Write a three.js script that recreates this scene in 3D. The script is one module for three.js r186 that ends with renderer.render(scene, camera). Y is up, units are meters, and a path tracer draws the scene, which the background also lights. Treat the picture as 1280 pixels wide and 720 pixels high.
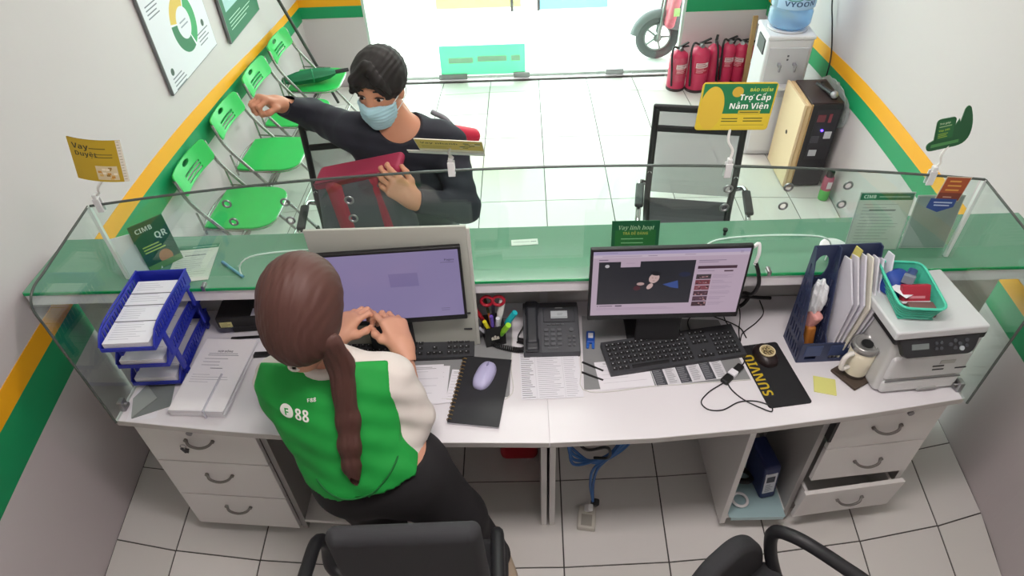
import * as THREE from 'three';
import { RoundedBoxGeometry } from 'three/addons/geometries/RoundedBoxGeometry.js';
import { mergeGeometries } from 'three/addons/utils/BufferGeometryUtils.js';
import { RectAreaLightUniformsLib } from 'three/addons/lights/RectAreaLightUniformsLib.js';

// ---------------------------------------------------------------- camera, light, exposure
const scene = new THREE.Scene();
const camera = new THREE.PerspectiveCamera(2 * Math.atan(360 / 822.57) * 180 / Math.PI, 1280 / 720, 0.05, 100);
camera.position.set(-0.1161, 2.6, 1.2722);
camera.rotation.set(-0.7332, 0.0277, -0.0453, 'YXZ');
scene.add(camera);
const renderer = new THREE.WebGLRenderer({ antialias: true });
renderer.toneMapping = THREE.LinearToneMapping;
renderer.toneMappingExposure = 1.08;
renderer.shadowMap.enabled = true;
RectAreaLightUniformsLib.init();
scene.background = new THREE.Color().setRGB(6.2, 6.0, 6.2);          // even overcast white sky above the street
const sun = new THREE.DirectionalLight(0xfff4e6, 5);                  // sun from the side: it lights the pavement and stays outside
sun.position.set(9, 14, -9); sun.target.position.set(0, 0, -8);
sun.castShadow = true; sun.shadow.camera.left = -14; sun.shadow.camera.right = 14; sun.shadow.camera.top = 14; sun.shadow.camera.bottom = -14; sun.shadow.camera.far = 60;
scene.add(sun, sun.target);
const UNSEEN_CEILING_LAMPS = [[0.05, 0.42, 1.25, 0.35, 23.0], [0, -2.3, 1.25, 0.35, 24.0]];     // out of view, placed to light desk and customer side: x, z, width, depth, radiance

// ---------------------------------------------------------------- helpers
const V = (x, y, z) => new THREE.Vector3(x, y, z);
let seed = 7;
const rnd = () => { seed = (seed * 1664525 + 1013904223) >>> 0; return seed / 4294967296; };
const jit = (a) => (rnd() - 0.5) * 2 * a;
const mcache = new Map();
function mat(color, roughness = 0.6, o = {}) {
  const k = JSON.stringify([color, roughness, Object.keys(o).map((n) => [n, o[n] && o[n].uuid ? o[n].uuid : o[n]])]);
  if (!mcache.has(k)) mcache.set(k, new THREE.MeshPhysicalMaterial({ color, roughness, ...o }));
  return mcache.get(k);
}
const glass = (color, rough = 0.02) => mat(color, rough, { transmission: 1, thickness: 0, ior: 1.5 });
const chrome = mat(0xd8d8da, 0.18, { metalness: 1 });
const steel = mat(0x9a9a9c, 0.3, { metalness: 1 });
const black = mat(0x17181a, 0.5), softBlack = mat(0x202124, 0.75), darkGrey = mat(0x33353a, 0.55);
const white = mat(0xe9e9ea, 0.5), paper = mat(0xe8e8ee, 0.85);
const names = {};
function numbered(n) { const c = names[n] = (names[n] ?? -1) + 1; return c ? `${n}_${String(c).padStart(3, '0')}` : n; }
const base = (n) => n.replace(/_\d{3}$/, '');
function tag(o, label, category, group) { o.userData.label = label; o.userData.category = category; if (group) o.userData.group = group; return o; }
function thing(name, label, category, p = [0, 0, 0], turn = 0, group) {
  const o = new THREE.Group(); o.name = numbered(name); scene.add(o); o.position.set(...p); o.rotation.y = turn;
  return tag(o, label, category, group);
}
function mesh(g, m) { const o = new THREE.Mesh(g, m); o.castShadow = o.receiveShadow = true; return o; }
function part(parent, name, g, m, label) { const o = mesh(g, m); o.name = name; parent.add(o); if (label) o.userData.label = label; return o; }
function one(name, label, category, g, m, p = [0, 0, 0], turn = 0, group) {
  const o = mesh(g, m); o.name = numbered(name); scene.add(o); o.position.set(...p); o.rotation.y = turn; return tag(o, label, category, group);
}
function copyOf(o, label, p, turn = 0) {
  const c = o.clone(); c.name = numbered(base(o.name)); scene.add(c); c.position.set(...p); c.rotation.set(0, turn, 0); c.userData = { ...o.userData, label }; return c;
}
function structure(name, g, m) { const o = mesh(g, m); o.name = name; o.userData.kind = 'structure'; scene.add(o); return o; }
function T(g, x = 0, y = 0, z = 0, rx = 0, ry = 0, rz = 0) {
  g.applyMatrix4(new THREE.Matrix4().compose(V(x, y, z), new THREE.Quaternion().setFromEuler(new THREE.Euler(rx, ry, rz, 'YXZ')), V(1, 1, 1))); return g;
}
const box = (w, h, d) => new THREE.BoxGeometry(w, h, d);
const rb = (w, h, d, r = 0.004, s = 2) => new RoundedBoxGeometry(w, h, d, s, Math.min(r, w / 2.01, h / 2.01, d / 2.01));
const cyl = (r0, r1, h, n = 24) => new THREE.CylinderGeometry(r0, r1, h, n);
const sph = (r, n = 20) => new THREE.SphereGeometry(r, n, Math.ceil(n * 0.7));
function join(list) {
  return mergeGeometries(list.map((g) => { const q = g.index ? g.toNonIndexed() : g; for (const a of Object.keys(q.attributes)) if (!['position', 'normal', 'uv'].includes(a)) q.deleteAttribute(a); if (!q.attributes.uv) q.setAttribute('uv', new THREE.BufferAttribute(new Float32Array(q.attributes.position.count * 2), 2)); return q; }));
}
function tube(pts, r = 0.004, n = 0, rad = 7, closed = false) {
  const c = new THREE.CatmullRomCurve3(pts.map((p) => (p.isVector3 ? p : V(...p))), closed, 'centripetal');
  return new THREE.TubeGeometry(c, n || Math.max(8, pts.length * 6), r, rad, closed);
}
function bar(a, b, r = 0.008, n = 10) {                       // straight round rod between two points
  const A = V(...a), B = V(...b), d = B.clone().sub(A), g = cyl(r, r, d.length(), n);
  g.applyQuaternion(new THREE.Quaternion().setFromUnitVectors(V(0, 1, 0), d.clone().normalize())); g.translate(...A.add(B).multiplyScalar(0.5).toArray()); return g;
}
function poly(pts, holes = []) { const s = new THREE.Shape(pts.map((p) => new THREE.Vector2(...p))); for (const h of holes) s.holes.push(new THREE.Path(h.map((p) => new THREE.Vector2(...p)))); return s; }
function ext(shape, depth, bevel = 0, segs = 6) { return new THREE.ExtrudeGeometry(shape, { depth, bevelEnabled: bevel > 0, bevelThickness: bevel, bevelSize: bevel, bevelSegments: 2, curveSegments: segs }); }
function slab(pts, y0, y1, bevel = 0.002) {                   // flat plate from a plan outline [x, z]
  const g = ext(poly(pts.map(([x, z]) => [x, -z])), y1 - y0 - 2 * bevel, bevel); g.rotateX(-Math.PI / 2); g.translate(0, y0 + bevel, 0); return g;
}
function roundRect(w, h, r) {
  const s = new THREE.Shape(), x = -w / 2, y = -h / 2;
  s.moveTo(x + r, y); s.lineTo(x + w - r, y); s.quadraticCurveTo(x + w, y, x + w, y + r); s.lineTo(x + w, y + h - r); s.quadraticCurveTo(x + w, y + h, x + w - r, y + h);
  s.lineTo(x + r, y + h); s.quadraticCurveTo(x, y + h, x, y + h - r); s.lineTo(x, y + r); s.quadraticCurveTo(x, y, x + r, y); return s;
}
function lathe(pts, n = 28) { return new THREE.LatheGeometry(pts.map((p) => new THREE.Vector2(...p)), n); }
function print(w, h, draw, o = {}) {                         // flat print on a canvas -> material
  const c = document.createElement('canvas'); c.width = w; c.height = h; const x = c.getContext('2d'); draw(x, w, h);
  const t = new THREE.CanvasTexture(c); t.colorSpace = THREE.SRGBColorSpace; t.anisotropy = 4;
  const { glow, ...rest } = o;
  if (glow) return new THREE.MeshStandardMaterial({ color: 0x050505, roughness: 0.3, emissive: 0xffffff, emissiveMap: t, emissiveIntensity: glow });
  return new THREE.MeshStandardMaterial({ map: t, roughness: 0.6, ...rest });
}
function lines(x, x0, y0, w, n, step, c = '#888', lw = 2, vary = 0.4) { x.fillStyle = c; for (let i = 0; i < n; i++) x.fillRect(x0, y0 + i * step, w * (1 - vary * rnd()), lw); }
function txt(x, s, px, py, size, c, font = 'sans-serif', wgt = 'bold', al = 'left') {       // letters, then Vietnamese marks drawn over them
  x.fillStyle = x.strokeStyle = c; x.font = `${wgt} ${size}px ${font}`; x.textAlign = 'left'; x.textBaseline = 'middle'; x.lineWidth = size * 0.075;
  const L = []; for (const ch of s.normalize('NFD')) { if (/[\u0300-\u036f]/.test(ch)) L[L.length - 1].m.push(ch.charCodeAt(0)); else L.push({ c: ch === 'Đ' ? 'D' : ch === 'đ' ? 'd' : ch, m: ch === 'Đ' || ch === 'đ' ? [1] : [] }); }
  const w = L.reduce((t, l) => t + x.measureText(l.c).width, 0); let q = px - (al === 'right' ? w : al === 'center' ? w / 2 : 0);
  for (const l of L) {
    const cw = x.measureText(l.c).width, m = q + cw / 2, up = l.c === l.c.toUpperCase() && l.c !== l.c.toLowerCase(), u = size / 10, t = py - (up ? 4.6 : 3.1) * u; x.fillText(l.c, q, py);
    const ln = (...p) => { x.beginPath(); x.moveTo(m + p[0] * u, t + p[1] * u); for (let i = 2; i < p.length; i += 2) x.lineTo(m + p[i] * u, t + p[i + 1] * u); x.stroke(); };
    const k = l.m.includes(0x302) || l.m.includes(0x306) ? 1.1 : 0, r = k ? 1.2 : 0;
    for (const d of l.m) { if (d === 0x302) ln(-1.5, 0, 0, -1.2, 1.5, 0); if (d === 0x306) ln(-1.4, -1.1, -0.7, -0.2, 0.7, -0.2, 1.4, -1.1); if (d === 0x301) ln(-0.4 + r, -0.3 - k, 0.9 + r, -1.6 - k); if (d === 0x300) ln(0.4 - (k ? 0 : 0), -0.3 - k, -0.9, -1.6 - k); if (d === 0x309) ln(-0.4, -1.6 - k, 0.6, -1.4 - k, 0, -0.4 - k); if (d === 0x303) ln(-1.4, -0.3 - k, -0.5, -1.0 - k, 0.5, -0.4 - k, 1.4, -1.1 - k); if (d === 0x31b) ln(cw / 2 / u - 0.9, 0.9, cw / 2 / u + 0.2, 0.3, cw / 2 / u + 0.4, -0.6); if (d === 1) ln(-2.6, up ? 4.6 : 0.6, 0.2, up ? 4.6 : 0.6); if (d === 0x323) { x.beginPath(); x.arc(m, py + 5.2 * u, 0.65 * u, 0, 7); x.fill(); } }
    q += cw;
  }
}
const plane = (w, h) => new THREE.PlaneGeometry(w, h);
const flat = (w, d) => { const g = plane(w, d); g.rotateX(-Math.PI / 2); return g; };
const at = (o, x, y, z, rx = 0, ry = 0, rz = 0) => { o.position.set(x, y, z); o.rotation.set(rx, ry, rz, 'YXZ'); return o; };

// ---------------------------------------------------------------- the room
const wallPaint = mat(0xc9c1c3, 0.7), stripeGreen = mat(0x12935c, 0.5), stripeYellow = mat(0xf2ab10, 0.5);
let WALL_L = [[1.95, -1.66], [0.5, -1.80], [-0.02, -1.868], [-0.454, -1.915], [-0.92, -1.95], [-1.41, -1.975], [-2, -1.99], [-2.93, -1.99], [-3.7, -1.975], [-4.42, -1.96]];
let WALL_R = [[1.95, 1.42], [0.5, 1.60], [-0.05, 1.745], [-0.49, 1.80], [-1.0, 1.845], [-1.4, 1.88], [-2, 1.93], [-2.5, 1.965], [-3.2, 1.985], [-4.42, 1.985]];
const dense = (p) => { const c = new THREE.CatmullRomCurve3(p.map(([z, x]) => V(x, 0, z)), false, 'centripetal'); return c.getPoints(44).map((q) => [q.z, q.x]); };
const lerpAt = (p, z) => { for (let i = 1; i < p.length; i++) if (z >= p[i][0]) { const [a, b] = [p[i - 1], p[i]]; return a[1] + (b[1] - a[1]) * (z - a[0]) / (b[0] - a[0]); } return p[p.length - 1][1]; };
WALL_L = dense(WALL_L); WALL_R = dense(WALL_R);
const smoothAt = (p, z) => { let t = 0; for (let i = -4; i <= 4; i++) t += lerpAt(p, Math.max(-4.4, Math.min(1.85, z + i * 0.12))); return t / 9; };
function ribbon(p, yb, yt, o0, o1) {                          // a band that follows a wall's plan line, from offset o0 to o1 along x
  const P = [], I = [], f = (y, z) => (typeof y === 'number' ? y : smoothAt(y, z));
  for (const [z, x] of p) P.push(x + o0, f(yb, z), z, x + o0, f(yt, z), z, x + o1, f(yt, z), z, x + o1, f(yb, z), z);
  for (let i = 0; i + 1 < p.length; i++) for (let k = 0; k < 4; k++) { const a = i * 4 + k, b = i * 4 + (k + 1) % 4; I.push(a, b, b + 4, a, b + 4, a + 4); }
  const e = (p.length - 1) * 4; I.push(0, 2, 1, 0, 3, 2, e, e + 1, e + 2, e, e + 2, e + 3);
  const g = new THREE.BufferGeometry(); g.setAttribute('position', new THREE.Float32BufferAttribute(P, 3)); g.setIndex(o1 > o0 ? I : I.map((_, i) => I[i - (i % 3) + 2 - (i % 3)]));
  const q = g.toNonIndexed(); q.computeVertexNormals(); return q;
}
const grout = mat(0x4c4a48, 0.9);
const floor = structure('floor', T(box(4.6, 0.06, 6.6), 0, -0.034, -1.27), grout);
const C0 = [0.0372, 1.1306, -0.0109, -0.0137, -0.0091, -0.0018, -0.03, 0.0006, -0.0124, 0.0], C1 = [-2.0597, -0.0011, 1.1223, 0.0078, -0.0075, -0.0024, 0.0, -0.0279, 0.0005, -0.0138];
function plan(X, Z) {                                         // tile courses, bent by a cubic fit to follow the lens curve
  const z = Z + 2, a = [1, X, z, X * X, X * z, z * z, X ** 3, X * X * z, X * z * z, z ** 3];
  const s = (c) => c.reduce((t, k, i) => t + k * a[i], 0); return [s(C0), s(C1)];
}
const tileTones = [0xdddbd8, 0xd9d7d4, 0xe0dedb, 0xd8d6d2].map((c) => mat(c, 0.16, { specularIntensity: 0.7 }));
for (let j = -2; j < 12; j++) for (let i = -6; i < 6; i++) {
  const c = [[i, j], [i + 1, j], [i + 1, j + 1], [i, j + 1]].map(([a, b]) => plan(a * 0.4, -b * 0.4));
  for (const [a, b] of [[0, 1], [3, 2]]) { const p = c[a], q = c[b], trim = (o, n, w) => { if (Math.abs(o[0] - n[0]) > 1e-6) { const u = (w - n[0]) / (o[0] - n[0]); o[1] = n[1] + u * (o[1] - n[1]); } o[0] = w; };
    const wl = lerpAt(WALL_L, p[1]) + 0.002, wr = lerpAt(WALL_R, q[1]) - 0.002; if (p[0] < wl && q[0] > wl) trim(p, q, wl); else if (q[0] <= wl) p[0] = q[0] = wl; if (q[0] > wr && p[0] < wr) trim(q, p, wr); else if (p[0] >= wr) p[0] = q[0] = wr; }
  for (const p of c) p[1] = Math.max(p[1], -4.41);
  const mx = c.reduce((t, p) => t + p[0], 0) / 4, mz = c.reduce((t, p) => t + p[1], 0) / 4;
  if (Math.abs(c[1][0] - c[0][0]) < 0.02 || Math.abs(c[2][0] - c[3][0]) < 0.01 || Math.abs(c[0][1] - c[3][1]) < 0.03) continue;
  const q = c.map(([x, z]) => [x + Math.sign(mx - x) * 0.003, z + Math.sign(mz - z) * 0.003]), P = [];
  const f = (a, b, d, e) => P.push(...a, ...b, ...d, ...a, ...d, ...e), up = ([x, z]) => [x, 0, z], dn = ([x, z]) => [x, -0.006, z];
  f(up(q[0]), up(q[1]), up(q[2]), up(q[3])); for (let k = 0; k < 4; k++) { const n = (k + 1) % 4; f(dn(q[k]), dn(q[n]), up(q[n]), up(q[k])); }
  const g = new THREE.BufferGeometry(); g.setAttribute('position', new THREE.Float32BufferAttribute(P, 3)); g.computeVertexNormals();
  part(floor, 'tile', g, tileTones[Math.floor(rnd() * 4)]);
}
{ const zs = [0.6, 0.9, 1.2, 1.5, 1.92], P = [], E = []; for (const z of zs) { P.push([lerpAt(WALL_L, z) + 0.004, z]); E.unshift([lerpAt(WALL_R, z) - 0.004, z]); }
  part(floor, 'tile_field', slab([...P, ...E], -0.0045, -0.0012, 0.0004), tileTones[0]); }
const wallL = structure('wall_left', ribbon(WALL_L, -0.06, 3.0, 0, -0.14), wallPaint);
const wallR = structure('wall_right', ribbon(WALL_R, -0.06, 3.0, 0, 0.14), wallPaint);
const MIDL = [[1.9, 0.835], [-1.26, 0.85], [-2.4, 0.80], [-4.42, 0.70]], TOPL = [[1.9, 0.925], [-1.26, 0.935], [-2.36, 0.89], [-3.6, 0.795], [-4.42, 0.765]], BOTL = [[1.9, 0.645], [-1.3, 0.69], [-2.4, 0.66], [-4.42, 0.585]];
const cut = (p) => p.slice(1);
part(wallL, 'green_stripe', ribbon(cut(WALL_L), BOTL, MIDL, 0.003, -0.002), stripeGreen, 'green painted stripe');
part(wallL, 'yellow_stripe', ribbon(cut(WALL_L), MIDL, TOPL, 0.003, -0.002), stripeYellow, 'yellow painted stripe');
const MIDR = [[1.9, 0.745], [-1.2, 0.755], [-1.8, 0.735], [-3.4, 0.655], [-4.42, 0.62]], TOPR = [[1.9, 0.815], [-1.05, 0.835], [-1.6, 0.83], [-2.46, 0.80], [-3.56, 0.725], [-4.42, 0.68]], BOTR = [[1.9, 0.63], [-0.5, 0.63], [-1.43, 0.635], [-2.3, 0.60], [-3.3, 0.54], [-4.42, 0.51]];
part(wallR, 'green_stripe', ribbon(cut(WALL_R), BOTR, MIDR, -0.003, 0.002), stripeGreen, 'green painted stripe');
part(wallR, 'yellow_stripe', ribbon(cut(WALL_R), MIDR, TOPR, -0.003, 0.002), stripeYellow, 'yellow painted stripe');
const back = structure('wall_back', join([T(box(0.66, 3.06, 0.14), -1.76, 1.47, -4.49), T(box(0.80, 3.06, 0.14), 1.70, 1.47, -4.49), T(box(2.74, 0.56, 0.14), -0.07, 2.72, -4.49)]), wallPaint);
part(back, 'green_stripe', T(box(0.53, 0.095, 0.004), -1.695, 0.66, -4.418), stripeGreen);
part(back, 'yellow_stripe', T(box(0.53, 0.06, 0.004), -1.695, 0.738, -4.418), stripeYellow);
part(back, 'green_stripe', T(box(0.68, 0.11, 0.004), 1.64, 0.615, -4.418), stripeGreen);
part(back, 'yellow_stripe', T(box(0.68, 0.06, 0.004), 1.64, 0.70, -4.418), stripeYellow);
structure('wall_rear', T(box(4.2, 3.06, 0.14), 0, 1.47, 2.0), wallPaint);
structure('ceiling', T(box(4.6, 0.12, 6.7), 0, 3.06, -1.27), mat(0xe4e3e1, 0.9));
for (const [x, z, w, d, L] of UNSEEN_CEILING_LAMPS) {
  const t = thing('unseen_ceiling_lamp', z > -1 ? 'unseen ceiling panel lamp placed to light the staff desk' : 'unseen ceiling panel lamp placed to light the customer chairs', 'lamp', [x, 2.95, z]);
  part(t, 'frame', join([T(box(w + 0.06, 0.05, 0.03), 0, 0.025, d / 2 + 0.015), T(box(w + 0.06, 0.05, 0.03), 0, 0.025, -d / 2 - 0.015), T(box(0.03, 0.05, d), w / 2 + 0.015, 0.025, 0), T(box(0.03, 0.05, d), -w / 2 - 0.015, 0.025, 0)]), white);
  part(t, 'diffuser', T(box(w, 0.02, d), 0, 0.03, 0), new THREE.MeshStandardMaterial({ color: 0xffffff, emissive: 0xffffff, emissiveIntensity: 1.5 }));
  const l = new THREE.RectAreaLight(0xfff3f0, L, w, d); l.position.set(0, 0.01, 0); l.rotation.x = -Math.PI / 2; t.add(l);
}
// glass street door, pavement
const door = new THREE.Group(); door.name = 'door_1'; door.userData.kind = 'structure'; scene.add(door); door.position.set(0, 0, -4.46);
const paneDoor = glass(0xf0fff8);
part(door, 'glass_leaf', T(box(1.30, 2.40, 0.012), -0.765, 1.215, 0), paneDoor);
part(door, 'glass_leaf', T(box(1.38, 2.40, 0.012), 0.60, 1.215, 0), paneDoor);
for (const x of [-1.425, 1.295]) part(door, 'frame_post', T(box(0.03, 2.44, 0.06), x, 1.22, 0), mat(0xbfd2c8, 0.35));
for (const [x, w] of [[-0.72, 0.26], [-0.10, 0.15], [0.74, 0.16]]) part(door, 'patch_fitting', T(rb(w, 0.05, 0.05, 0.006), x, 0.045, 0), steel);
for (const x of [-0.167, 0.055]) part(door, 'pull_handle', join([bar([x, 0.62, 0.05], [x, 1.5, 0.05], 0.014), bar([x, 0.75, 0.05], [x, 0.75, 0], 0.008), bar([x, 1.38, 0.05], [x, 1.38, 0], 0.008)]), steel);
part(door, 'threshold', T(box(2.72, 0.008, 0.03), -0.065, 0.003, 0), mat(0xcfcfcf, 0.6));
const film = (c) => mat(c, 0.9, { transmission: 0.55, thickness: 0 });
part(door, 'door_sticker', T(box(0.76, 0.27, 0.002), -0.445, 0.19, 0.008), film(0x9df2cc), 'pale green sticker low on the glass');
for (const [x, y, w] of [[-0.64, 0.19, 0.22], [-0.36, 0.20, 0.26], [-0.15, 0.20, 0.08]]) part(door, 'sticker_print', T(box(w, 0.05, 0.001), x, y, 0.0095), film(0xe8f4ee));
part(door, 'door_sticker', T(box(0.72, 0.5, 0.002), -0.45, 0.89, 0.008), film(0xf8f7c4), 'pale yellow sticker high on the glass');
part(door, 'door_sticker', T(box(0.59, 0.16, 0.002), 0.345, 0.69, 0.008), film(0xc4ebfb), 'pale blue sticker high on the glass');
structure('pavement', T(box(30, 0.1, 22), 0, -0.065, -15.57), mat(0xdcdcd8, 0.9));

// ---------------------------------------------------------------- the counter, its glass screen and the two desks
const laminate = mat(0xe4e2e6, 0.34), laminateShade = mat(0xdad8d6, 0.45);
{
  const t = thing('transaction_counter', 'long white service counter with a green glass ledge running from wall to wall', 'counter');
  part(t, 'back_panel', join([T(box(1.87, 1.03, 0.02), -0.98, 0.52, -0.665), T(box(1.77, 1.03, 0.02), 0.85, 0.52, -0.665)]), laminateShade);
  part(t, 'panel_joint', T(box(0.03, 0.26, 0.012), -0.045, 0.92, -0.65), white);
  part(t, 'ledge_board', T(rb(3.62, 0.05, 0.30, 0.003), -0.075, 1.06, -0.59), laminate);
  part(t, 'ledge_glass', T(rb(3.62, 0.012, 0.305, 0.003), -0.075, 1.093, -0.588), mat(0x64957a, 0.12, { clearcoat: 0.6 }), 'glossy green glass top');
  part(t, 'glass_edge', T(box(3.61, 0.011, 0.004), -0.075, 1.0925, -0.4345), mat(0x0d9a58, 0.2), 'bright green glass edge');
  for (const x of [-1.24, -0.98, 0.72]) part(t, 'clip', T(rb(0.014, 0.024, 0.03, 0.004), x, 1.098, -0.445), steel);
}
{
  const t = thing('glass_screen', 'clear glass screen with side panes standing round the white service counter', 'screen');
  const g = glass(0xf6fdfa), edge = mat(0x4f5753, 0.25);
  const top = (x) => 1.418 + 0.092 * (1 - ((x + 0.09) / 1.41) ** 2);
  const s = new THREE.Shape(); s.moveTo(-1.525, 1.10);
  s.lineTo(-1.525, top(-1.5)); for (let i = 0; i <= 24; i++) { const x = -1.5 + i * 2.82 / 24; s.lineTo(x, top(x)); } s.lineTo(1.34, 1.10);
  s.lineTo(0.93, 1.10); s.lineTo(0.93, 1.17); s.quadraticCurveTo(0.93, 1.20, 0.90, 1.20); s.lineTo(0.53, 1.20); s.quadraticCurveTo(0.50, 1.20, 0.50, 1.17); s.lineTo(0.50, 1.10);
  s.lineTo(-0.35, 1.10); s.lineTo(-0.35, 1.155); s.quadraticCurveTo(-0.35, 1.185, -0.38, 1.185); s.lineTo(-1.07, 1.185); s.quadraticCurveTo(-1.12, 1.185, -1.12, 1.135); s.lineTo(-1.12, 1.10); s.lineTo(-1.525, 1.10);
  const holes = []; for (const x of [-1.075, -0.885, -0.677, 0.538, 0.728, 0.916]) for (const y of [1.408, 1.336]) holes.push([x, y]);
  for (const [x, y] of holes) { const h = new THREE.Path(); h.absarc(x, y, 0.012, 0, Math.PI * 2); s.holes.push(h); }
  part(t, 'front_pane', T(ext(s, 0.008, 0, 10), 0, 0, -0.498), g);
  const topPts = []; for (let i = 0; i <= 24; i++) { const x = -1.52 + i * 2.86 / 24; topPts.push([x, top(x), -0.494]); }
  part(t, 'polished_edge', tube(topPts, 0.0042, 48, 6), edge, 'dark polished top edge');
  const cutEdge = mat(0xe2f2ea, 0.2);
  for (const p of [[[0.93, 1.10], [0.93, 1.17], [0.90, 1.20], [0.53, 1.20], [0.50, 1.17], [0.50, 1.10]], [[-0.35, 1.10], [-0.35, 1.155], [-0.38, 1.185], [-1.07, 1.185], [-1.12, 1.135], [-1.12, 1.10]]])
    part(t, 'opening_edge', tube(p.map(([x, y]) => [x, y, -0.494]), 0.003, 40, 6), cutEdge, 'pale rim of the pass-through opening');
  for (const [x, y] of holes) part(t, 'speaking_hole', T(new THREE.TorusGeometry(0.0125, 0.0035, 8, 18), x, y, -0.494), steel);
  for (const [x, sx] of [[-1.533, -1], [1.348, 1]]) {
    const h = 1.385, o = new THREE.Shape(); o.moveTo(0.10, 0.79); o.lineTo(0.095, 1.26); o.quadraticCurveTo(0.09, h - 0.03, 0.13, h - 0.01); o.lineTo(0.50, h + 0.025); o.lineTo(0.50, 1.10); o.lineTo(0.50, 0.79);
    const gg = ext(o, 0.008, 0, 10); gg.rotateY(Math.PI / 2); gg.translate(x - 0.004, 0, 0);      // local x runs to -z
    part(t, 'side_pane', gg, g);
    part(t, 'polished_edge', tube([[x, 0.79, -0.10], [x, 1.0, -0.098], [x, 1.26, -0.095], [x, 1.345, -0.098], [x, h - 0.01, -0.13], [x, h, -0.22], [x, h + 0.025, -0.50]], 0.0038, 60, 6), edge, 'dark polished edge');
    part(t, 'corner_strip', T(box(0.012, 0.31, 0.012), x - sx * 0.004, 1.257, -0.497), mat(0xdfe6e3, 0.35));
    part(t, 'desk_clamp', join([T(rb(0.02, 0.045, 0.03, 0.005), x - sx * 0.006, 0.812, -0.16), T(cyl(0.008, 0.008, 0.03, 12), x - sx * 0.012, 0.815, -0.16, 0, 0, Math.PI / 2)]), steel);
  }
}
const handleMat = mat(0x7d7a77, 0.35, { metalness: 0.7 });
const pullShape = () => join([tube([[-0.05, 0.008, 0], [-0.038, 0.0, 0.016], [0, -0.010, 0.022], [0.038, 0.0, 0.016], [0.05, 0.008, 0]], 0.0052, 24), T(cyl(0.007, 0.007, 0.012, 12), -0.05, 0.008, 0.002, Math.PI / 2), T(cyl(0.007, 0.007, 0.012, 12), 0.05, 0.008, 0.002, Math.PI / 2)]);
function desk(name, label, ptsTop, slots) {
  const t = thing(name, label, 'desk');
  part(t, 'desktop', slab(ptsTop, 0.762, 0.79, 0.002), laminate);
  part(t, 'edge_band', bandOf(ptsTop), mat(0xb9b6b3, 0.5));
  return t;
}
function bandOf(p) {
  return join(p.slice(0, -3).map((a, i) => { const b = p[i + 1], d = Math.hypot(b[0] - a[0], b[1] - a[1]); return T(box(d, 0.024, 0.002), (a[0] + b[0]) / 2, 0.776, (a[1] + b[1]) / 2 + 0.0022, 0, Math.atan2(a[1] - b[1], b[0] - a[0])); }));
}
function drawer(t, w, h, x, y, z, turn, lock, o = {}) {
  const g = new THREE.Group(); g.name = 'drawer'; t.add(g); g.position.set(x, y, z); g.rotation.set(o.rx || 0, turn, o.rz || 0);
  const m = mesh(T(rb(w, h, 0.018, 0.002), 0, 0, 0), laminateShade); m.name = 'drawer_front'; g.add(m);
  const hd = mesh(T(pullShape(), 0, o.hy ?? 0.01, 0.009), handleMat); hd.name = 'handle'; g.add(hd);
  if (o.body) { const b = mesh(join([T(box(0.012, h * 0.7, o.body), -w / 2 + 0.03, -0.01, -o.body / 2), T(box(0.012, h * 0.7, o.body), w / 2 - 0.03, -0.01, -o.body / 2), T(box(w - 0.06, 0.008, o.body), 0, -h * 0.36, -o.body / 2)]), laminateShade); b.name = 'drawer_box'; g.add(b); }
  if (lock) { const k = mesh(T(cyl(0.011, 0.011, 0.008, 16), lock, h * 0.32, 0.012, Math.PI / 2), steel); k.name = 'lock'; g.add(k); }
  return g;
}
{ // left desk: front edge from (-1.54,-0.112) to (-0.055,0.018)
  const a = Math.atan2(-0.13, 1.485);                          // its small turn
  const t = desk('office_desk', 'white office desk on the left, with three drawers and blue trays on top', [[-1.54, -0.112], [-1.17, -0.06], [-0.81, -0.02], [-0.43, 0.006], [-0.053, 0.018], [-0.053, -0.645], [-1.54, -0.645]]);
  const z = (x) => -0.112 + (x + 1.54) * 0.0875 - 0.035;
  const turn = a;
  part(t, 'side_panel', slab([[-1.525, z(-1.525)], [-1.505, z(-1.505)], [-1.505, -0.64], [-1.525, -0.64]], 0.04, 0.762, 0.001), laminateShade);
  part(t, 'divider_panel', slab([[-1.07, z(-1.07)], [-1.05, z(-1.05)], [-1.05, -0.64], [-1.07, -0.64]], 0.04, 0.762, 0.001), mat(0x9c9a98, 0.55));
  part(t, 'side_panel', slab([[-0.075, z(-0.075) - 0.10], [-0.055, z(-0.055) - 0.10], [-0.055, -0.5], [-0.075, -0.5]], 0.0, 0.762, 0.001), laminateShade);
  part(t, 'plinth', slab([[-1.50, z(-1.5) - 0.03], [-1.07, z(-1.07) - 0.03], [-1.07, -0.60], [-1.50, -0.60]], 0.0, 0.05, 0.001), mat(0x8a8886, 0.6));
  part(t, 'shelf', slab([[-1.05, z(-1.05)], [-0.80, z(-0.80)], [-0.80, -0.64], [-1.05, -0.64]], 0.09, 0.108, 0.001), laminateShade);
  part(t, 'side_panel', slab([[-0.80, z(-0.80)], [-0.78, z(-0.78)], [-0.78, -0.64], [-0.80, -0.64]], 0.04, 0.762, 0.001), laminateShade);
  [0.645, 0.415, 0.185].forEach((y, i) => drawer(t, 0.43, 0.224, -1.287, y, z(-1.287) + 0.012, -a * 1.0 - 0.0, i ? 0 : -0.02, { hy: i ? 0.03 : 0.02 }));
  t.children.filter((c) => c.name === 'drawer').forEach((c) => { c.rotation.y = Math.atan2(0.0875, 1) * -1; });
}
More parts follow.
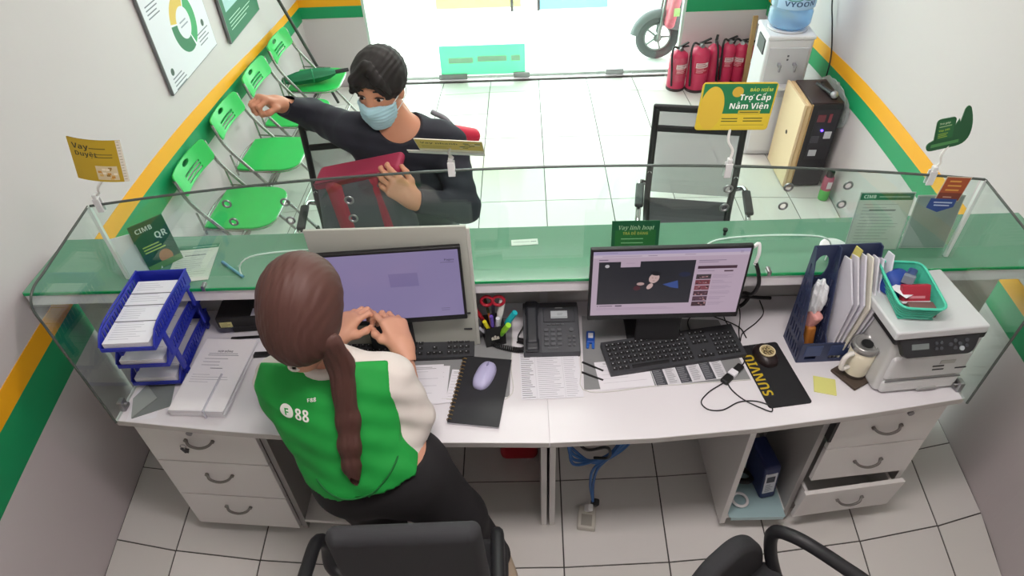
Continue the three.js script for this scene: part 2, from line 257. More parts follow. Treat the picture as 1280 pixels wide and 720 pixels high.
{ // right desk: front edge from (-0.05,0.018) to (1.352,-0.124)
  const t = desk('office_desk', 'white office desk on the right, with the printer and a sagging bottom drawer', [[-0.049, 0.018], [0.29, 0.008], [0.626, -0.02], [0.99, -0.066], [1.352, -0.124], [1.352, -0.645], [-0.049, -0.645]]);
  const z = (x) => 0.018 - (x + 0.049) * 0.1013 - 0.035, turn = Math.atan2(0.1013, 1);
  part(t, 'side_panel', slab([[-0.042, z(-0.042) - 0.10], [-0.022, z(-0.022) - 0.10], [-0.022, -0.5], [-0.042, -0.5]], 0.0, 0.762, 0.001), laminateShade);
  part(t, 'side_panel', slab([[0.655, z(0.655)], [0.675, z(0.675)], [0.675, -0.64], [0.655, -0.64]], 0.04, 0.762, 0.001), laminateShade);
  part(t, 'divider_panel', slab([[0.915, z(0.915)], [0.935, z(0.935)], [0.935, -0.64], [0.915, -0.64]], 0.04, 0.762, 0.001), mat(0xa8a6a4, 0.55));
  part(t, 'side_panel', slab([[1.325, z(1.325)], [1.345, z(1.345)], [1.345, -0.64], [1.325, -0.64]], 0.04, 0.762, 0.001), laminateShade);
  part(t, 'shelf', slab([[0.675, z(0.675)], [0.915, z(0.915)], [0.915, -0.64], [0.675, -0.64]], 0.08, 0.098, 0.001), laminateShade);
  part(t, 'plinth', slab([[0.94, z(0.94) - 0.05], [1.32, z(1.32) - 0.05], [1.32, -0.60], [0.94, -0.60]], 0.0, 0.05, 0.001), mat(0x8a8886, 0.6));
  part(t, 'drawer_runner', slab([[0.936, z(0.936) + 0.03], [0.946, z(0.946) + 0.03], [0.946, -0.3], [0.936, -0.3]], 0.60, 0.74, 0.001), mat(0x202022, 0.5), 'black drawer runner');
  drawer(t, 0.375, 0.215, 1.138, 0.648, z(1.138) + 0.012, turn, 0.06, { hy: -0.005 });
  drawer(t, 0.375, 0.20, 1.138, 0.435, z(1.138) + 0.012, turn, 0, { hy: 0 });
  drawer(t, 0.40, 0.19, 1.13, 0.20, z(1.13) + 0.035, turn + 0.02, 0, { hy: 0.01, rx: 0.08, body: 0.36 });
}

// ---------------------------------------------------------------- on the desks
const DESK = 0.79, LEDGE = 1.0995;
// --- monitors
function monitor(label, w, h, p, turn, tilt, screen) {
  const t = thing('computer_monitor', label, 'monitor', [p[0], DESK, p[2]], turn);
  const up = p[1] - DESK, m = new THREE.Group(); m.name = 'display'; t.add(m); m.position.set(0, up, 0); m.rotation.x = -tilt;
  const add = (n, g, mm) => { const o = mesh(g, mm); o.name = n; m.add(o); return o; };
  add('housing', T(rb(w, h, 0.018, 0.004), 0, 0, -0.010), black);
  add('back_cover', T(rb(w * 0.6, h * 0.55, 0.012, 0.005), 0, -0.02, -0.022), softBlack);
  add('screen', T(plane(w - 0.018, h - 0.034), 0, 0.008, 0.0003), screen);
  const z0 = -0.02;
  part(t, 'neck', T(rb(0.16, up - 0.09, 0.014, 0.005), 0, up / 2 - 0.045, z0 - 0.009), softBlack);
  part(t, 'foot', T(rb(0.205, 0.012, 0.16, 0.005), 0, 0.0061, z0 - 0.075), softBlack);
  return t;
}
const screenR = print(1024, 600, (x, w, h) => {
  x.fillStyle = '#c9b3c6'; x.fillRect(0, 0, w, h);
  x.fillStyle = '#b9acd0'; x.fillRect(0, 0, w, 30); lines(x, 20, 12, 140, 1, 1, '#8f86a8', 4, 0); x.fillStyle = '#d6c4d6'; x.fillRect(0, 30, w, 26);
  lines(x, 60, 42, 260, 1, 1, '#a792aa', 4, 0); lines(x, 360, 42, 60, 1, 1, '#8a7890', 4, 0); lines(x, 600, 38, 70, 1, 1, '#a08ca4', 4, 0); lines(x, 960, 20, 20, 2, 12, '#8a7890', 3, 0);
  x.fillStyle = '#7a6a82'; x.fillRect(40, 70, 60, 8);
  x.fillStyle = '#26272f'; x.fillRect(40, 92, 640, 400); x.fillStyle = '#cbb4c7'; x.fillRect(185, 80, 130, 62); lines(x, 220, 105, 60, 1, 1, '#a792aa', 3, 0);
  x.fillStyle = '#c9c4c8'; x.beginPath(); x.arc(96, 130, 15, 0, 7); x.fill();
  x.fillStyle = '#d8b8b4'; x.beginPath(); x.ellipse(418, 250, 34, 46, 0.25, 0, 7); x.fill(); x.beginPath(); x.ellipse(395, 325, 18, 30, 0.5, 0, 7); x.fill();
  x.fillStyle = '#16151b'; x.beginPath(); x.ellipse(425, 205, 36, 20, 0.25, 0, 7); x.fill(); x.fillStyle = '#3a2730'; x.fillRect(402, 244, 10, 3); x.fillRect(424, 248, 10, 3); x.fillRect(410, 272, 14, 3);
  x.fillStyle = '#c7a7a3'; x.beginPath(); x.ellipse(330, 300, 26, 15, 0, 0, 7); x.fill(); x.fillStyle = '#54242f'; x.beginPath(); x.ellipse(308, 340, 24, 22, 0, 0, 7); x.fill();
  x.fillStyle = '#3b5599'; x.beginPath(); x.moveTo(480, 310); x.lineTo(580, 275); x.lineTo(592, 352); x.lineTo(540, 340); x.fill(); x.fillStyle = '#202a4a'; x.beginPath(); x.ellipse(620, 220, 40, 22, 0, 0, 7); x.fill();
  x.fillStyle = '#7b6b86'; x.fillRect(700, 96, 180, 5); x.fillRect(700, 112, 130, 4);
  x.fillStyle = '#4a2f3e'; x.fillRect(700, 148, 260, 26); lines(x, 705, 192, 110, 1, 1, '#8a7890', 4, 0); x.fillStyle = '#4a2f3e'; x.fillRect(880, 192, 60, 12);
  const cols = ['#4b4146', '#7f3d47', '#8b4a55', '#553643', '#5a3c4c', '#472c35'];
  cols.forEach((c, i) => { x.fillStyle = c; x.fillRect(700, 225 + i * 52, 100, 44); for (let k = 0; k < 8; k++) { x.fillStyle = ['#2a1f26', '#a0707a', '#c99', '#3c2730'][k % 4]; x.fillRect(706 + rnd() * 80, 230 + i * 52 + rnd() * 30, 12, 9); } lines(x, 812, 232 + i * 52, 140, 3, 11, '#a592a8', 3, 0.5); });
  x.fillStyle = '#5b4b5d'; x.fillRect(44, 505, 8, 8); x.fillRect(60, 506, 90, 6); x.fillRect(170, 503, 46, 12); lines(x, 40, 530, 560, 2, 12, '#a994ab', 3, 0.3);
}, { glow: 0.62 });
const screenL = print(512, 300, (x, w, h) => {
  x.fillStyle = '#9f92c0'; x.fillRect(0, 0, w, h); x.fillStyle = '#8f83b4'; x.fillRect(290, 90, 90, 60);
  txt(x, 'Pages', 498, 42, 11, '#5a5272', 'sans-serif', 'bold', 'right'); lines(x, 455, 52, 42, 1, 1, '#6d6488', 2, 0); lines(x, 440, 262, 30, 2, 9, '#6d6488', 2, 0.2); lines(x, 40, 60, 90, 2, 9, '#9388b4', 2, 0.2);
}, { glow: 0.55 });
monitor('wide flat monitor on the right desk showing a video page with a dark player', 0.524, 0.312, [0.360, 1.108, -0.378], 0.0, 0.03, screenR);
monitor('wide flat monitor on the left desk with a plain violet screen', 0.565, 0.32, [-0.606, 1.125, -0.372], 0.06, 0.03, screenL);
{
  const t = thing('grey_board', 'pale grey board standing upright behind the left violet monitor', 'board', [-0.565, DESK, -0.4265], 0.0);
  part(t, 'sheet', T(rb(0.525, 0.56, 0.010, 0.003), 0, 0.2752, 0), mat(0xb4b7ae, 0.6));
  part(t, 'edge_strip', T(rb(0.012, 0.54, 0.012, 0.003), 0.268, 0.275, 0), mat(0xc4c6be, 0.6));
  for (const y of [0.17, 0.09]) part(t, 'socket', T(box(0.03, 0.006, 0.003), 0.235, y, 0.007), darkGrey);
}
// --- keyboards
function keyboard(label, w, d, p, turn) {
  const t = thing('keyboard', label, 'keyboard', p, turn, 'black keyboards');
  const g = ext(poly([[-d / 2, 0], [d / 2, 0], [d / 2, 0.012], [-d / 2, 0.022]]), w - 0.004, 0.002); g.rotateY(-Math.PI / 2); g.translate(w / 2, 0.002, 0);
  part(t, 'case', g, mat(0x3a3c40, 0.5));
  const k = [], lg = [], slope = Math.atan2(0.010, d), put = (x, z, kw, kd = 0.0145) => { if (kw < 0.03) lg.push(T(box(0.0045, 0.0004, 0.0035), x - kw * 0.12, 0.0215 - 0.010 * ((z + d / 2) / d) + 0.0077, z - 0.002, slope)); k.push(T(rb(kw, 0.008, kd, 0.002, 1), x, 0.0215 - 0.010 * ((z + d / 2) / d) + 0.0035, z, slope)); };
  const u = w * 0.0432, z0 = -d / 2 + 0.018, step = (d - 0.036) / 5;
  for (let r = 0; r < 6; r++) {
    const z = z0 + r * step, x0 = -w / 2 + 0.018;
    if (r < 5) for (let c = 0; c < 14; c++) put(x0 + c * u + (r % 3) * 0.0 + u / 2 - 0.006, z, u * 0.86);
    else { for (const c of [0, 1, 2, 10, 11, 12, 13]) put(x0 + c * u + u / 2 - 0.006, z, u * 0.86); put(x0 + 6.5 * u - 0.006, z, u * 6.3); }
    for (let c = 0; c < 3; c++) if (!(r === 3 || (r === 4 && c !== 1))) put(x0 + (14.7 + c) * u, z, u * 0.86);
    for (let c = 0; c < 4; c++) if (r) put(x0 + (18.2 + c) * u, z, u * 0.86);
  }
  const kk = part(t, 'keys', join(k), mat(0x1d1e20, 0.4)); kk.userData.kind = 'stuff';
  part(t, 'key_legends', join(lg), mat(0xb8babd, 0.6)).userData.kind = 'stuff';
  return t;
}
keyboard('black keyboard lying askew in front of the right monitor', 0.505, 0.142, [0.413, DESK + 0.002, -0.36], 0.16);
keyboard('black keyboard in front of the left monitor, half hidden by the woman', 0.50, 0.16, [-0.565, DESK + 0.002, -0.428], 0.02);
// --- desk pads and papers
const padGrey = mat(0x8d8f90, 0.35);
{ const t = thing('desk_pad', 'grey glass-topped desk pad under the right keyboard', 'desk pad', [0, DESK, 0]);
  part(t, 'mat', slab([[0.079, -0.195], [0.664, -0.222], [0.62, -0.52], [0.10, -0.56]], 0.0, 0.0012, 0.0004), padGrey);
  part(t, 'rim', tube([[0.085, 0.002, -0.55], [0.078, 0.002, -0.30], [0.076, 0.002, -0.195], [0.35, 0.002, -0.205], [0.664, 0.002, -0.222]], 0.002, 40), mat(0xd8d8d4, 0.4)); }
{ const t = thing('desk_pad', 'grey glass-topped desk pad under the left keyboard and notebook', 'desk pad', [0, DESK, 0]);
  part(t, 'mat', slab([[-0.90, -0.185], [-0.182, -0.172], [-0.17, -0.56], [-0.88, -0.56]], 0.0, 0.0012, 0.0004), padGrey);
  part(t, 'rim', tube([[-0.90, 0.002, -0.183], [-0.5, 0.002, -0.176], [-0.182, 0.002, -0.171], [-0.175, 0.002, -0.30], [-0.17, 0.002, -0.54]], 0.002, 40), mat(0xd8d8d4, 0.4)); }
const docPrint = (n, h = '#777') => print(256, 330, (x, w, hh) => { x.fillStyle = '#e9e8ee'; x.fillRect(0, 0, w, hh); lines(x, 40, 22, 170, 2, 12, h, 3, 0.3); lines(x, 22, 60, 210, n, 240 / n, '#a3a3ad', 2, 0.5); });
const listPrint = print(512, 560, (x, w, h) => { x.fillStyle = '#e7e7ee'; x.fillRect(0, 0, w, h); x.fillStyle = '#e9c6cb'; x.fillRect(150, 0, 120, 18); for (let r = 0; r < 26; r++) { lines(x, 10, 12 + r * 21, 110, 1, 1, '#4d4d55', 5, 0.4); lines(x, 150, 14 + r * 21, 210, 1, 1, '#8c8c98', 3, 0.4); lines(x, 378, 14 + r * 21, 110, 1, 1, '#9a9aa6', 3, 0.4); } x.fillStyle = '#c3c3cc'; x.fillRect(365, 0, 2, h); x.fillRect(130, 0, 2, h); });
function sheet(label, w, d, p, turn, m, y = 0.0015) { return one('paper_sheet', label, 'paper', (() => { const g = flat(w, d); const b = T(box(w, 0.0006, d), 0, -0.0004, 0); return join([b, T(g, 0, 0.0001, 0)]); })(), m, [p[0], DESK + y, p[1]], turn); }
sheet('printed contact list full of small rows lying below the desk telephone', 0.215, 0.245, [-0.036, -0.282], 0.03, listPrint, 0.002);
sheet('white form sheet under the front edge of the right keyboard', 0.19, 0.13, [0.225, -0.262], 0.09, docPrint(5), 0.0028);
const cal = print(512, 220, (x, w, h) => { x.fillStyle = '#dfdfe4'; x.fillRect(0, 0, w, h); for (let i = 0; i < 6; i++) { x.fillStyle = i % 2 ? '#d5d5da' : '#43464c'; x.fillRect(i * 86 + 4, 6, 78, h - 12); lines(x, i * 86 + 12, 16, 60, 12, 16, i % 2 ? '#55585f' : '#a9abb0', 4, 0.3); } });
sheet('dark and white striped calendar strip before the right keyboard', 0.26, 0.085, [0.455, -0.258], 0.13, cal, 0.0034);
for (const [x, z, a] of [[0.118, -0.30, -0.55], [0.112, -0.255, -0.5]]) one('black_strip', z < -0.28 ? 'black strip on the grey pad beside the right keyboard, the farther one' : 'black strip on the grey pad beside the right keyboard, the nearer one', 'strip', box(0.085, 0.002, 0.008), black, [x, DESK + 0.0024, z], a);
sheet('white printed form beside the woman\'s right sleeve, topmost of three', 0.13, 0.18, [-0.485, -0.235], 0.02, docPrint(4), 0.0045);
sheet('white printed form beside the woman\'s right sleeve, middle of three', 0.13, 0.17, [-0.465, -0.235], -0.02, docPrint(6), 0.0035);
sheet('narrow white sheet edge peeping out left of the black notebook', 0.05, 0.15, [-0.372, -0.225], -0.1, docPrint(8), 0.0025);
sheet('blank white sheet under the woman\'s right elbow at the desk edge', 0.12, 0.16, [-0.54, -0.10], 0.02, paper, 0.0015);
{ // spiral notebook
  const t = thing('notebook', 'black spiral notebook with gold rings lying under the pale mouse', 'notebook', [-0.283, DESK + 0.0015, -0.197], -0.143);
  part(t, 'pages', T(box(0.168, 0.008, 0.294), 0.001, 0.005, 0), paper);
  part(t, 'cover', T(rb(0.176, 0.003, 0.30, 0.0014), 0.001, 0.0105, 0), mat(0x26272b, 0.5));
  for (let i = 0; i < 17; i++) part(t, 'ring', T(new THREE.TorusGeometry(0.009, 0.0017, 6, 12, Math.PI * 1.3), -0.082, 0.006, -0.135 + i * 0.0169, 0, 0, -0.3), mat(0xa08350, 0.35, { metalness: 0.8 }));
}
function mouseShell(w, h, l, m) { const g = sph(1, 28); const a = g.attributes.position; for (let i = 0; i < a.count; i++) { let [x, y, z] = [a.getX(i), a.getY(i), a.getZ(i)]; const k = (v, e) => Math.sign(v) * Math.abs(v) ** e; x = k(x, 0.75) * w / 2; z = k(z, 0.8) * l / 2; y = y < 0 ? 0 : k(y, 0.8) * h * (1 - 0.25 * z / l); a.setXYZ(i, x, y, z); } g.computeVertexNormals(); return g; }
{ const t = thing('computer_mouse', 'pale lavender mouse resting on the black notebook', 'mouse', [-0.27, DESK + 0.0136, -0.255], -0.38);
  const m = mat(0xb9b6da, 0.4); part(t, 'shell', mouseShell(0.068, 0.032, 0.125), m); part(t, 'wheel', T(cyl(0.007, 0.007, 0.006, 14), 0, 0.028, -0.03, 0, 0, Math.PI / 2), mat(0x8f8cb4, 0.5)); part(t, 'button_seam', T(box(0.0012, 0.002, 0.05), 0, 0.0315, -0.022, 0.12), mat(0x8682a6, 0.6)); }
{ // mousepad with yellow letters
  const t = thing('mouse_pad', 'black mouse pad with yellow lettering down its left side', 'mouse pad', [0.748, DESK, -0.247], 0.13);
  part(t, 'mat', T(ext(roundRect(0.152, 0.285, 0.012), 0.003), 0, 0, 0, -Math.PI / 2), mat(0x1f2023, 0.85));
  const m = print(512, 128, (x, w, h) => { x.fillStyle = '#1f2023'; x.fillRect(0, 0, w, h); x.save(); x.scale(1, 1.25); txt(x, 'SUNVIU', 8, 52, 118, '#c9ad22'); x.restore(); });
  part(t, 'lettering', T(plane(0.225, 0.042), -0.0545, 0.0034, -0.015, -Math.PI / 2, 0, Math.PI / 2), m);
}
{ const t = thing('computer_mouse', 'black domed gadget with a round gold disc on the mouse pad', 'mouse', [0.742, DESK + 0.003, -0.325], 0.3);
  part(t, 'shell', mouseShell(0.075, 0.035, 0.105), mat(0x241b1c, 0.4));
  part(t, 'disc', T(cyl(0.028, 0.028, 0.004, 24), 0, 0.0345, 0.002), print(128, 128, (x) => { x.fillStyle = '#b9a878'; x.fillRect(0, 0, 128, 128); x.strokeStyle = '#4b3c24'; x.lineWidth = 7; for (let i = 0; i < 8; i++) { x.beginPath(); x.arc(64 + 30 * Math.cos(i), 64 + 30 * Math.sin(i * 1.7), 14, 0, 5); x.stroke(); } x.strokeStyle = '#e9dfc0'; x.beginPath(); x.arc(64, 64, 58, 0, 7); x.stroke(); })); }
// --- telephone
{ const t = thing('desk_telephone', 'dark grey desk telephone with a small display between the two monitors', 'telephone', [-0.022, DESK, -0.455]);
  const D = 0.20, side = poly([[-D / 2, 0], [D / 2, 0], [D / 2, 0.075], [D / 2 - 0.03, 0.082], [-D / 2, 0.022]]);
  const body = (w, x) => { const g = ext(side, w - 0.006, 0.003); g.rotateY(Math.PI / 2); g.translate(x - w / 2 + 0.003, 0.003, 0); return g; };   // local +x of the outline runs to -z
  const dk = mat(0x45484d, 0.5);
  part(t, 'body', join([body(0.145, 0.028), body(0.066, -0.074)]), dk);
  const sl = Math.atan2(0.06, 0.17), P = (x, s) => [x, 0.0285 + 0.0625 * s, 0.1 - 0.17 * s];
  const fix = (n, g, m, x, s, up = 0) => { const [a, b, c] = P(x, s); g.rotateX(sl); g.translate(a, b + up * Math.cos(sl), c + up * Math.sin(sl)); return part(t, n, g, m); };
  fix('display_bezel', rb(0.118, 0.006, 0.058, 0.002), mat(0x3a3d42, 0.5), 0.028, 0.80, 0.001);
  fix('display', box(0.062, 0.002, 0.030), print(128, 64, (x) => { x.fillStyle = '#b9c1c4'; x.fillRect(0, 0, 128, 64); lines(x, 50, 22, 46, 2, 12, '#6a7478', 3, 0.2); x.fillStyle = '#7e888c'; x.fillRect(4, 52, 120, 5); }), 0.028, 0.80, 0.005);
  fix('brand_line', box(0.028, 0.001, 0.003), mat(0xa9acb0, 0.5), 0.028, 0.955, 0.004);
  const key = mat(0x5a5e63, 0.4), kt = mat(0xa2a6aa, 0.5);
  for (let r = 0; r < 4; r++) for (let c = 0; c < 3; c++) { fix('key', rb(0.017, 0.006, 0.011, 0.002, 1), key, -0.022 + c * 0.024, 0.46 - r * 0.105, 0.003); }
  for (let r = 0; r < 3; r++) for (let c = 0; c < 2; c++) fix('function_key', rb(0.011, 0.005, 0.009, 0.002, 1), key, 0.062 + c * 0.017, 0.30 - r * 0.09, 0.003);
  for (let c = 0; c < 4; c++) fix('soft_key', rb(0.012, 0.004, 0.005, 0.001, 1), key, -0.012 + c * 0.017, 0.585, 0.003);
  fix('navigation_key', cyl(0.008, 0.008, 0.005, 16), key, 0.071, 0.46, 0.003);
  fix('speaker_key', rb(0.04, 0.004, 0.006, 0.002, 1), key, 0.0, 0.06, 0.003);
  const hs = new THREE.Group(); hs.name = 'handset'; t.add(hs); { const [a, b, c] = P(-0.074, 0.5); hs.position.set(a, b + 0.012, c); hs.rotation.x = sl; }
  const hg = join([T(rb(0.05, 0.024, 0.06, 0.011, 3), 0, 0.006, -0.072), T(rb(0.05, 0.024, 0.055, 0.011, 3), 0, 0.006, 0.074), T(rb(0.042, 0.022, 0.15, 0.010, 3), 0, 0.013, 0)]);
  const hm = mesh(hg, mat(0x2f3237, 0.4)); hm.name = 'grip'; hs.add(hm);
}
function coil(pts, r, turns, wire) { const c = new THREE.CatmullRomCurve3(pts.map((p) => V(...p))), P = []; const n = turns * 10; for (let i = 0; i <= n; i++) { const q = c.getPoint(i / n), tg = c.getTangent(i / n), s = V(0, 1, 0).cross(tg).normalize(), u = tg.clone().cross(s), a = i / 10 * Math.PI * 2; P.push(q.clone().addScaledVector(s, Math.cos(a) * r).addScaledVector(u, Math.sin(a) * r)); } return new THREE.TubeGeometry(new THREE.CatmullRomCurve3(P), n, wire, 5); }
{ const t = thing('telephone_cord', 'black coiled telephone cord lying beside the pen holder', 'cord', [0, DESK + 0.012, 0]);
  part(t, 'coil', coil([[-0.268, 0, -0.435], [-0.225, 0, -0.405], [-0.17, 0, -0.385], [-0.135, 0, -0.38], [-0.115, 0, -0.395], [-0.125, 0, -0.42], [-0.15, 0, -0.43]], 0.009, 44, 0.0024), black);
  part(t, 'plug_lead', tube([[-0.15, 0, -0.43], [-0.148, 0.0, -0.455], [-0.135, 0.01, -0.475], [-0.125, 0.01, -0.50]], 0.0025), black); }
// --- pen holder
{ const t = thing('pen_holder', 'black square pen holder with a white print left of the telephone', 'pen holder', [-0.240, DESK, -0.452], 0.25);
  const w = 0.036, wall = (g) => g; part(t, 'cup', join([T(box(0.076, 0.095, 0.004), 0, 0.0485, w), T(box(0.076, 0.095, 0.004), 0, 0.0485, -w), T(box(0.004, 0.095, 0.07), w, 0.0485, 0), T(box(0.004, 0.095, 0.07), -w, 0.0485, 0), T(box(0.076, 0.004, 0.076), 0, 0.002, 0)]), mat(0x1d1e1f, 0.35));
  part(t, 'print', T(plane(0.04, 0.03), -0.002, 0.045, w + 0.0025), print(128, 96, (x) => { x.fillStyle = '#1d1e1f'; x.fillRect(0, 0, 128, 96); x.fillStyle = '#d8d4c6'; for (const [a, b] of [[30, 40], [62, 22], [94, 42]]) { x.beginPath(); x.ellipse(a, b + 12, 15, 24, 0, 0, 7); x.fill(); } x.fillRect(18, 58, 94, 24); })); }
function pen(name, label, cat, c, capC, lean, az, len = 0.155, r = 0.0055, off = [0, 0]) {
  const t = thing(name, label, cat, [-0.240 + off[0], DESK + 0.006, -0.452 + off[1]]); t.rotation.set(Math.sin(az) * lean, 0, -Math.cos(az) * lean, 'XYZ');
  part(t, 'barrel', T(cyl(r, r, len * 0.62, 10), 0, len * 0.31, 0), mat(c, 0.4)); part(t, 'cap', T(cyl(r * 1.08, r * 1.15, len * 0.38, 10), 0, len * 0.81, 0), mat(capC, 0.4)); part(t, 'clip', T(box(0.002, len * 0.28, 0.003), 0, len * 0.8, r + 0.0015), mat(capC, 0.4)); return t;
}
pen('pen', 'white pen with a blue cap leaning left in the pen holder', 'pen', 0xdadbe6, 0x26377a, 0.62, Math.PI - 0.1, 0.15, 0.006, [0.0, 0.012]);
pen('marker', 'red marker leaning left in the pen holder', 'marker', 0xa01c28, 0xb3202c, 0.48, Math.PI + 0.3, 0.175, 0.0075, [0, -0.008]);
pen('pencil', 'orange pencil standing in the pen holder', 'pencil', 0xc8763a, 0x3f4a2c, 0.20, Math.PI + 0.8, 0.185, 0.0045, [0, -0.005]);
pen('marker', 'yellow marker low in the front of the pen holder', 'marker', 0xdad42a, 0xe4dc2e, 0.28, Math.PI - 0.6, 0.125, 0.007, [0, 0.014]);
pen('pen', 'violet pen at the front of the pen holder', 'pen', 0x4b3aa0, 0x6a50b8, 0.12, Math.PI - 1.2, 0.145, 0.0065, [0.003, 0.014]);
pen('pen', 'white and navy pen right of the violet one in the pen holder', 'pen', 0x2a3b66, 0xdfe3ea, 0.12, 1.0, 0.13, 0.007, [0.012, 0.014]);
pen('highlighter', 'lime green highlighter leaning out on the right of the pen holder', 'highlighter', 0x7ed321, 0x9fe23a, 0.50, 0.75, 0.13, 0.010, [0.012, 0.008]);
pen('highlighter', 'teal highlighter behind the lime one in the pen holder', 'highlighter', 0x1aa8b0, 0x23bcc6, 0.50, 0.15, 0.15, 0.010, [0.012, -0.008]);
pen('correction_pen', 'fat white correction pen in the middle of the pen holder', 'pen', 0xe4e6e2, 0xf0f0ec, 0.20, -0.4, 0.185, 0.011, [0.006, -0.004]);
{ const t = thing('scissors', 'red-handled scissors standing upright at the back of the pen holder', 'scissors', [-0.236, DESK + 0.006, -0.470]);
  for (const s of [-1, 1]) part(t, 'handle', T(new THREE.TorusGeometry(0.020, 0.006, 8, 20), s * 0.021, 0.185, 0.012, -0.1, 0, s * 0.4), mat(0xa8182c, 0.35)); part(t, 'blades', T(box(0.013, 0.16, 0.003), 0, 0.083, 0.004, 0.05), steel); }
{ const t = thing('usb_stick', 'blue stick with a white label standing left of the right keyboard', 'usb stick', [0.122, DESK + 0.0012, -0.43], -0.1);
  part(t, 'body', T(rb(0.032, 0.014, 0.06, 0.005), 0, 0.007, -0.008), mat(0x1f4fa8, 0.4)); part(t, 'label', T(box(0.018, 0.0006, 0.026), 0, 0.0143, -0.012), paper); for (const s of [-1, 1]) part(t, 'prong', T(rb(0.011, 0.009, 0.028, 0.003), s * 0.010, 0.006, 0.032), mat(0x2b66c4, 0.4)); }
// --- cables on the right desk
{ const t = thing('usb_hub', 'black two-piece usb connector with a white tag near the mouse pad', 'connector', [0.605, DESK + 0.001, -0.245], 0.75);
  part(t, 'plug', T(rb(0.05, 0.016, 0.026, 0.006), 0.030, 0.008, 0), black); part(t, 'socket', T(rb(0.045, 0.018, 0.03, 0.007), -0.036, 0.009, 0), black); part(t, 'tag', T(rb(0.028, 0.019, 0.028, 0.003), 0, 0.0095, 0), paper); }
const cable = (label, pts, r = 0.0022) => one('cable', label, 'cable', tube(pts, r, pts.length * 10, 6), black, [0, DESK + 0.0045, 0]);
cable('thin black cable looping down to the front edge of the right desk', [[0.575, 0, -0.215], [0.50, -0.001, -0.165], [0.47, -0.001, -0.125], [0.485, -0.001, -0.098], [0.53, -0.001, -0.092], [0.60, -0.001, -0.125], [0.66, -0.001, -0.125], [0.70, -0.001, -0.10], [0.695, -0.001, -0.082], [0.66, -0.001, -0.10], [0.615, -0.001, -0.135], [0.585, -0.001, -0.18], [0.578, 0, -0.21]]);
cable('thin black cable running from behind the keyboard to the usb connector', [[0.66, 0.02, -0.62], [0.64, 0.01, -0.52], [0.665, 0, -0.42], [0.672, 0, -0.36], [0.66, 0, -0.30], [0.628, 0.004, -0.268]]);
cable('thin black cable curling behind the right keyboard', [[0.50, 0, -0.44], [0.505, 0.001, -0.52], [0.55, 0.001, -0.555], [0.63, 0.001, -0.52], [0.69, 0.001, -0.47], [0.70, 0, -0.42]]);
cable('thin black cable sweeping past the mouse pad towards the file box', [[0.672, 0.001, -0.40], [0.69, 0.001, -0.44], [0.76, 0, -0.50], [0.80, 0, -0.55], [0.805, 0, -0.62]]);
cable('thin black cable dropping from the black cord bundle by the right monitor', [[0.70, 0.05, -0.60], [0.71, 0.0, -0.55], [0.68, 0.001, -0.45], [0.668, 0.001, -0.38]]);
{ const t = thing('cord_bundle', 'thick black cord hanging in a loop at the right monitor\'s edge', 'cord', [0, 0, 0]);
  part(t, 'white_lead', tube([[0.628, 1.245, -0.40], [0.645, 1.25, -0.41], [0.65, 1.22, -0.40], [0.647, 1.17, -0.40]], 0.006), white);
  part(t, 'black_lead', tube([[0.647, 1.18, -0.40], [0.668, 1.13, -0.405], [0.685, 1.07, -0.415], [0.69, 0.99, -0.45], [0.69, 0.93, -0.52], [0.70, 0.87, -0.57], [0.78, 0.83, -0.60], [0.84, 0.815, -0.61]], 0.007, 50), black);
  part(t, 'coiled_lead', tube([[0.655, 0.87, -0.53], [0.70, 0.89, -0.56], [0.735, 0.87, -0.57], [0.71, 0.84, -0.55], [0.66, 0.845, -0.53], [0.64, 0.86, -0.53], [0.68, 0.88, -0.55], [0.73, 0.86, -0.57]], 0.0075, 60), black); }
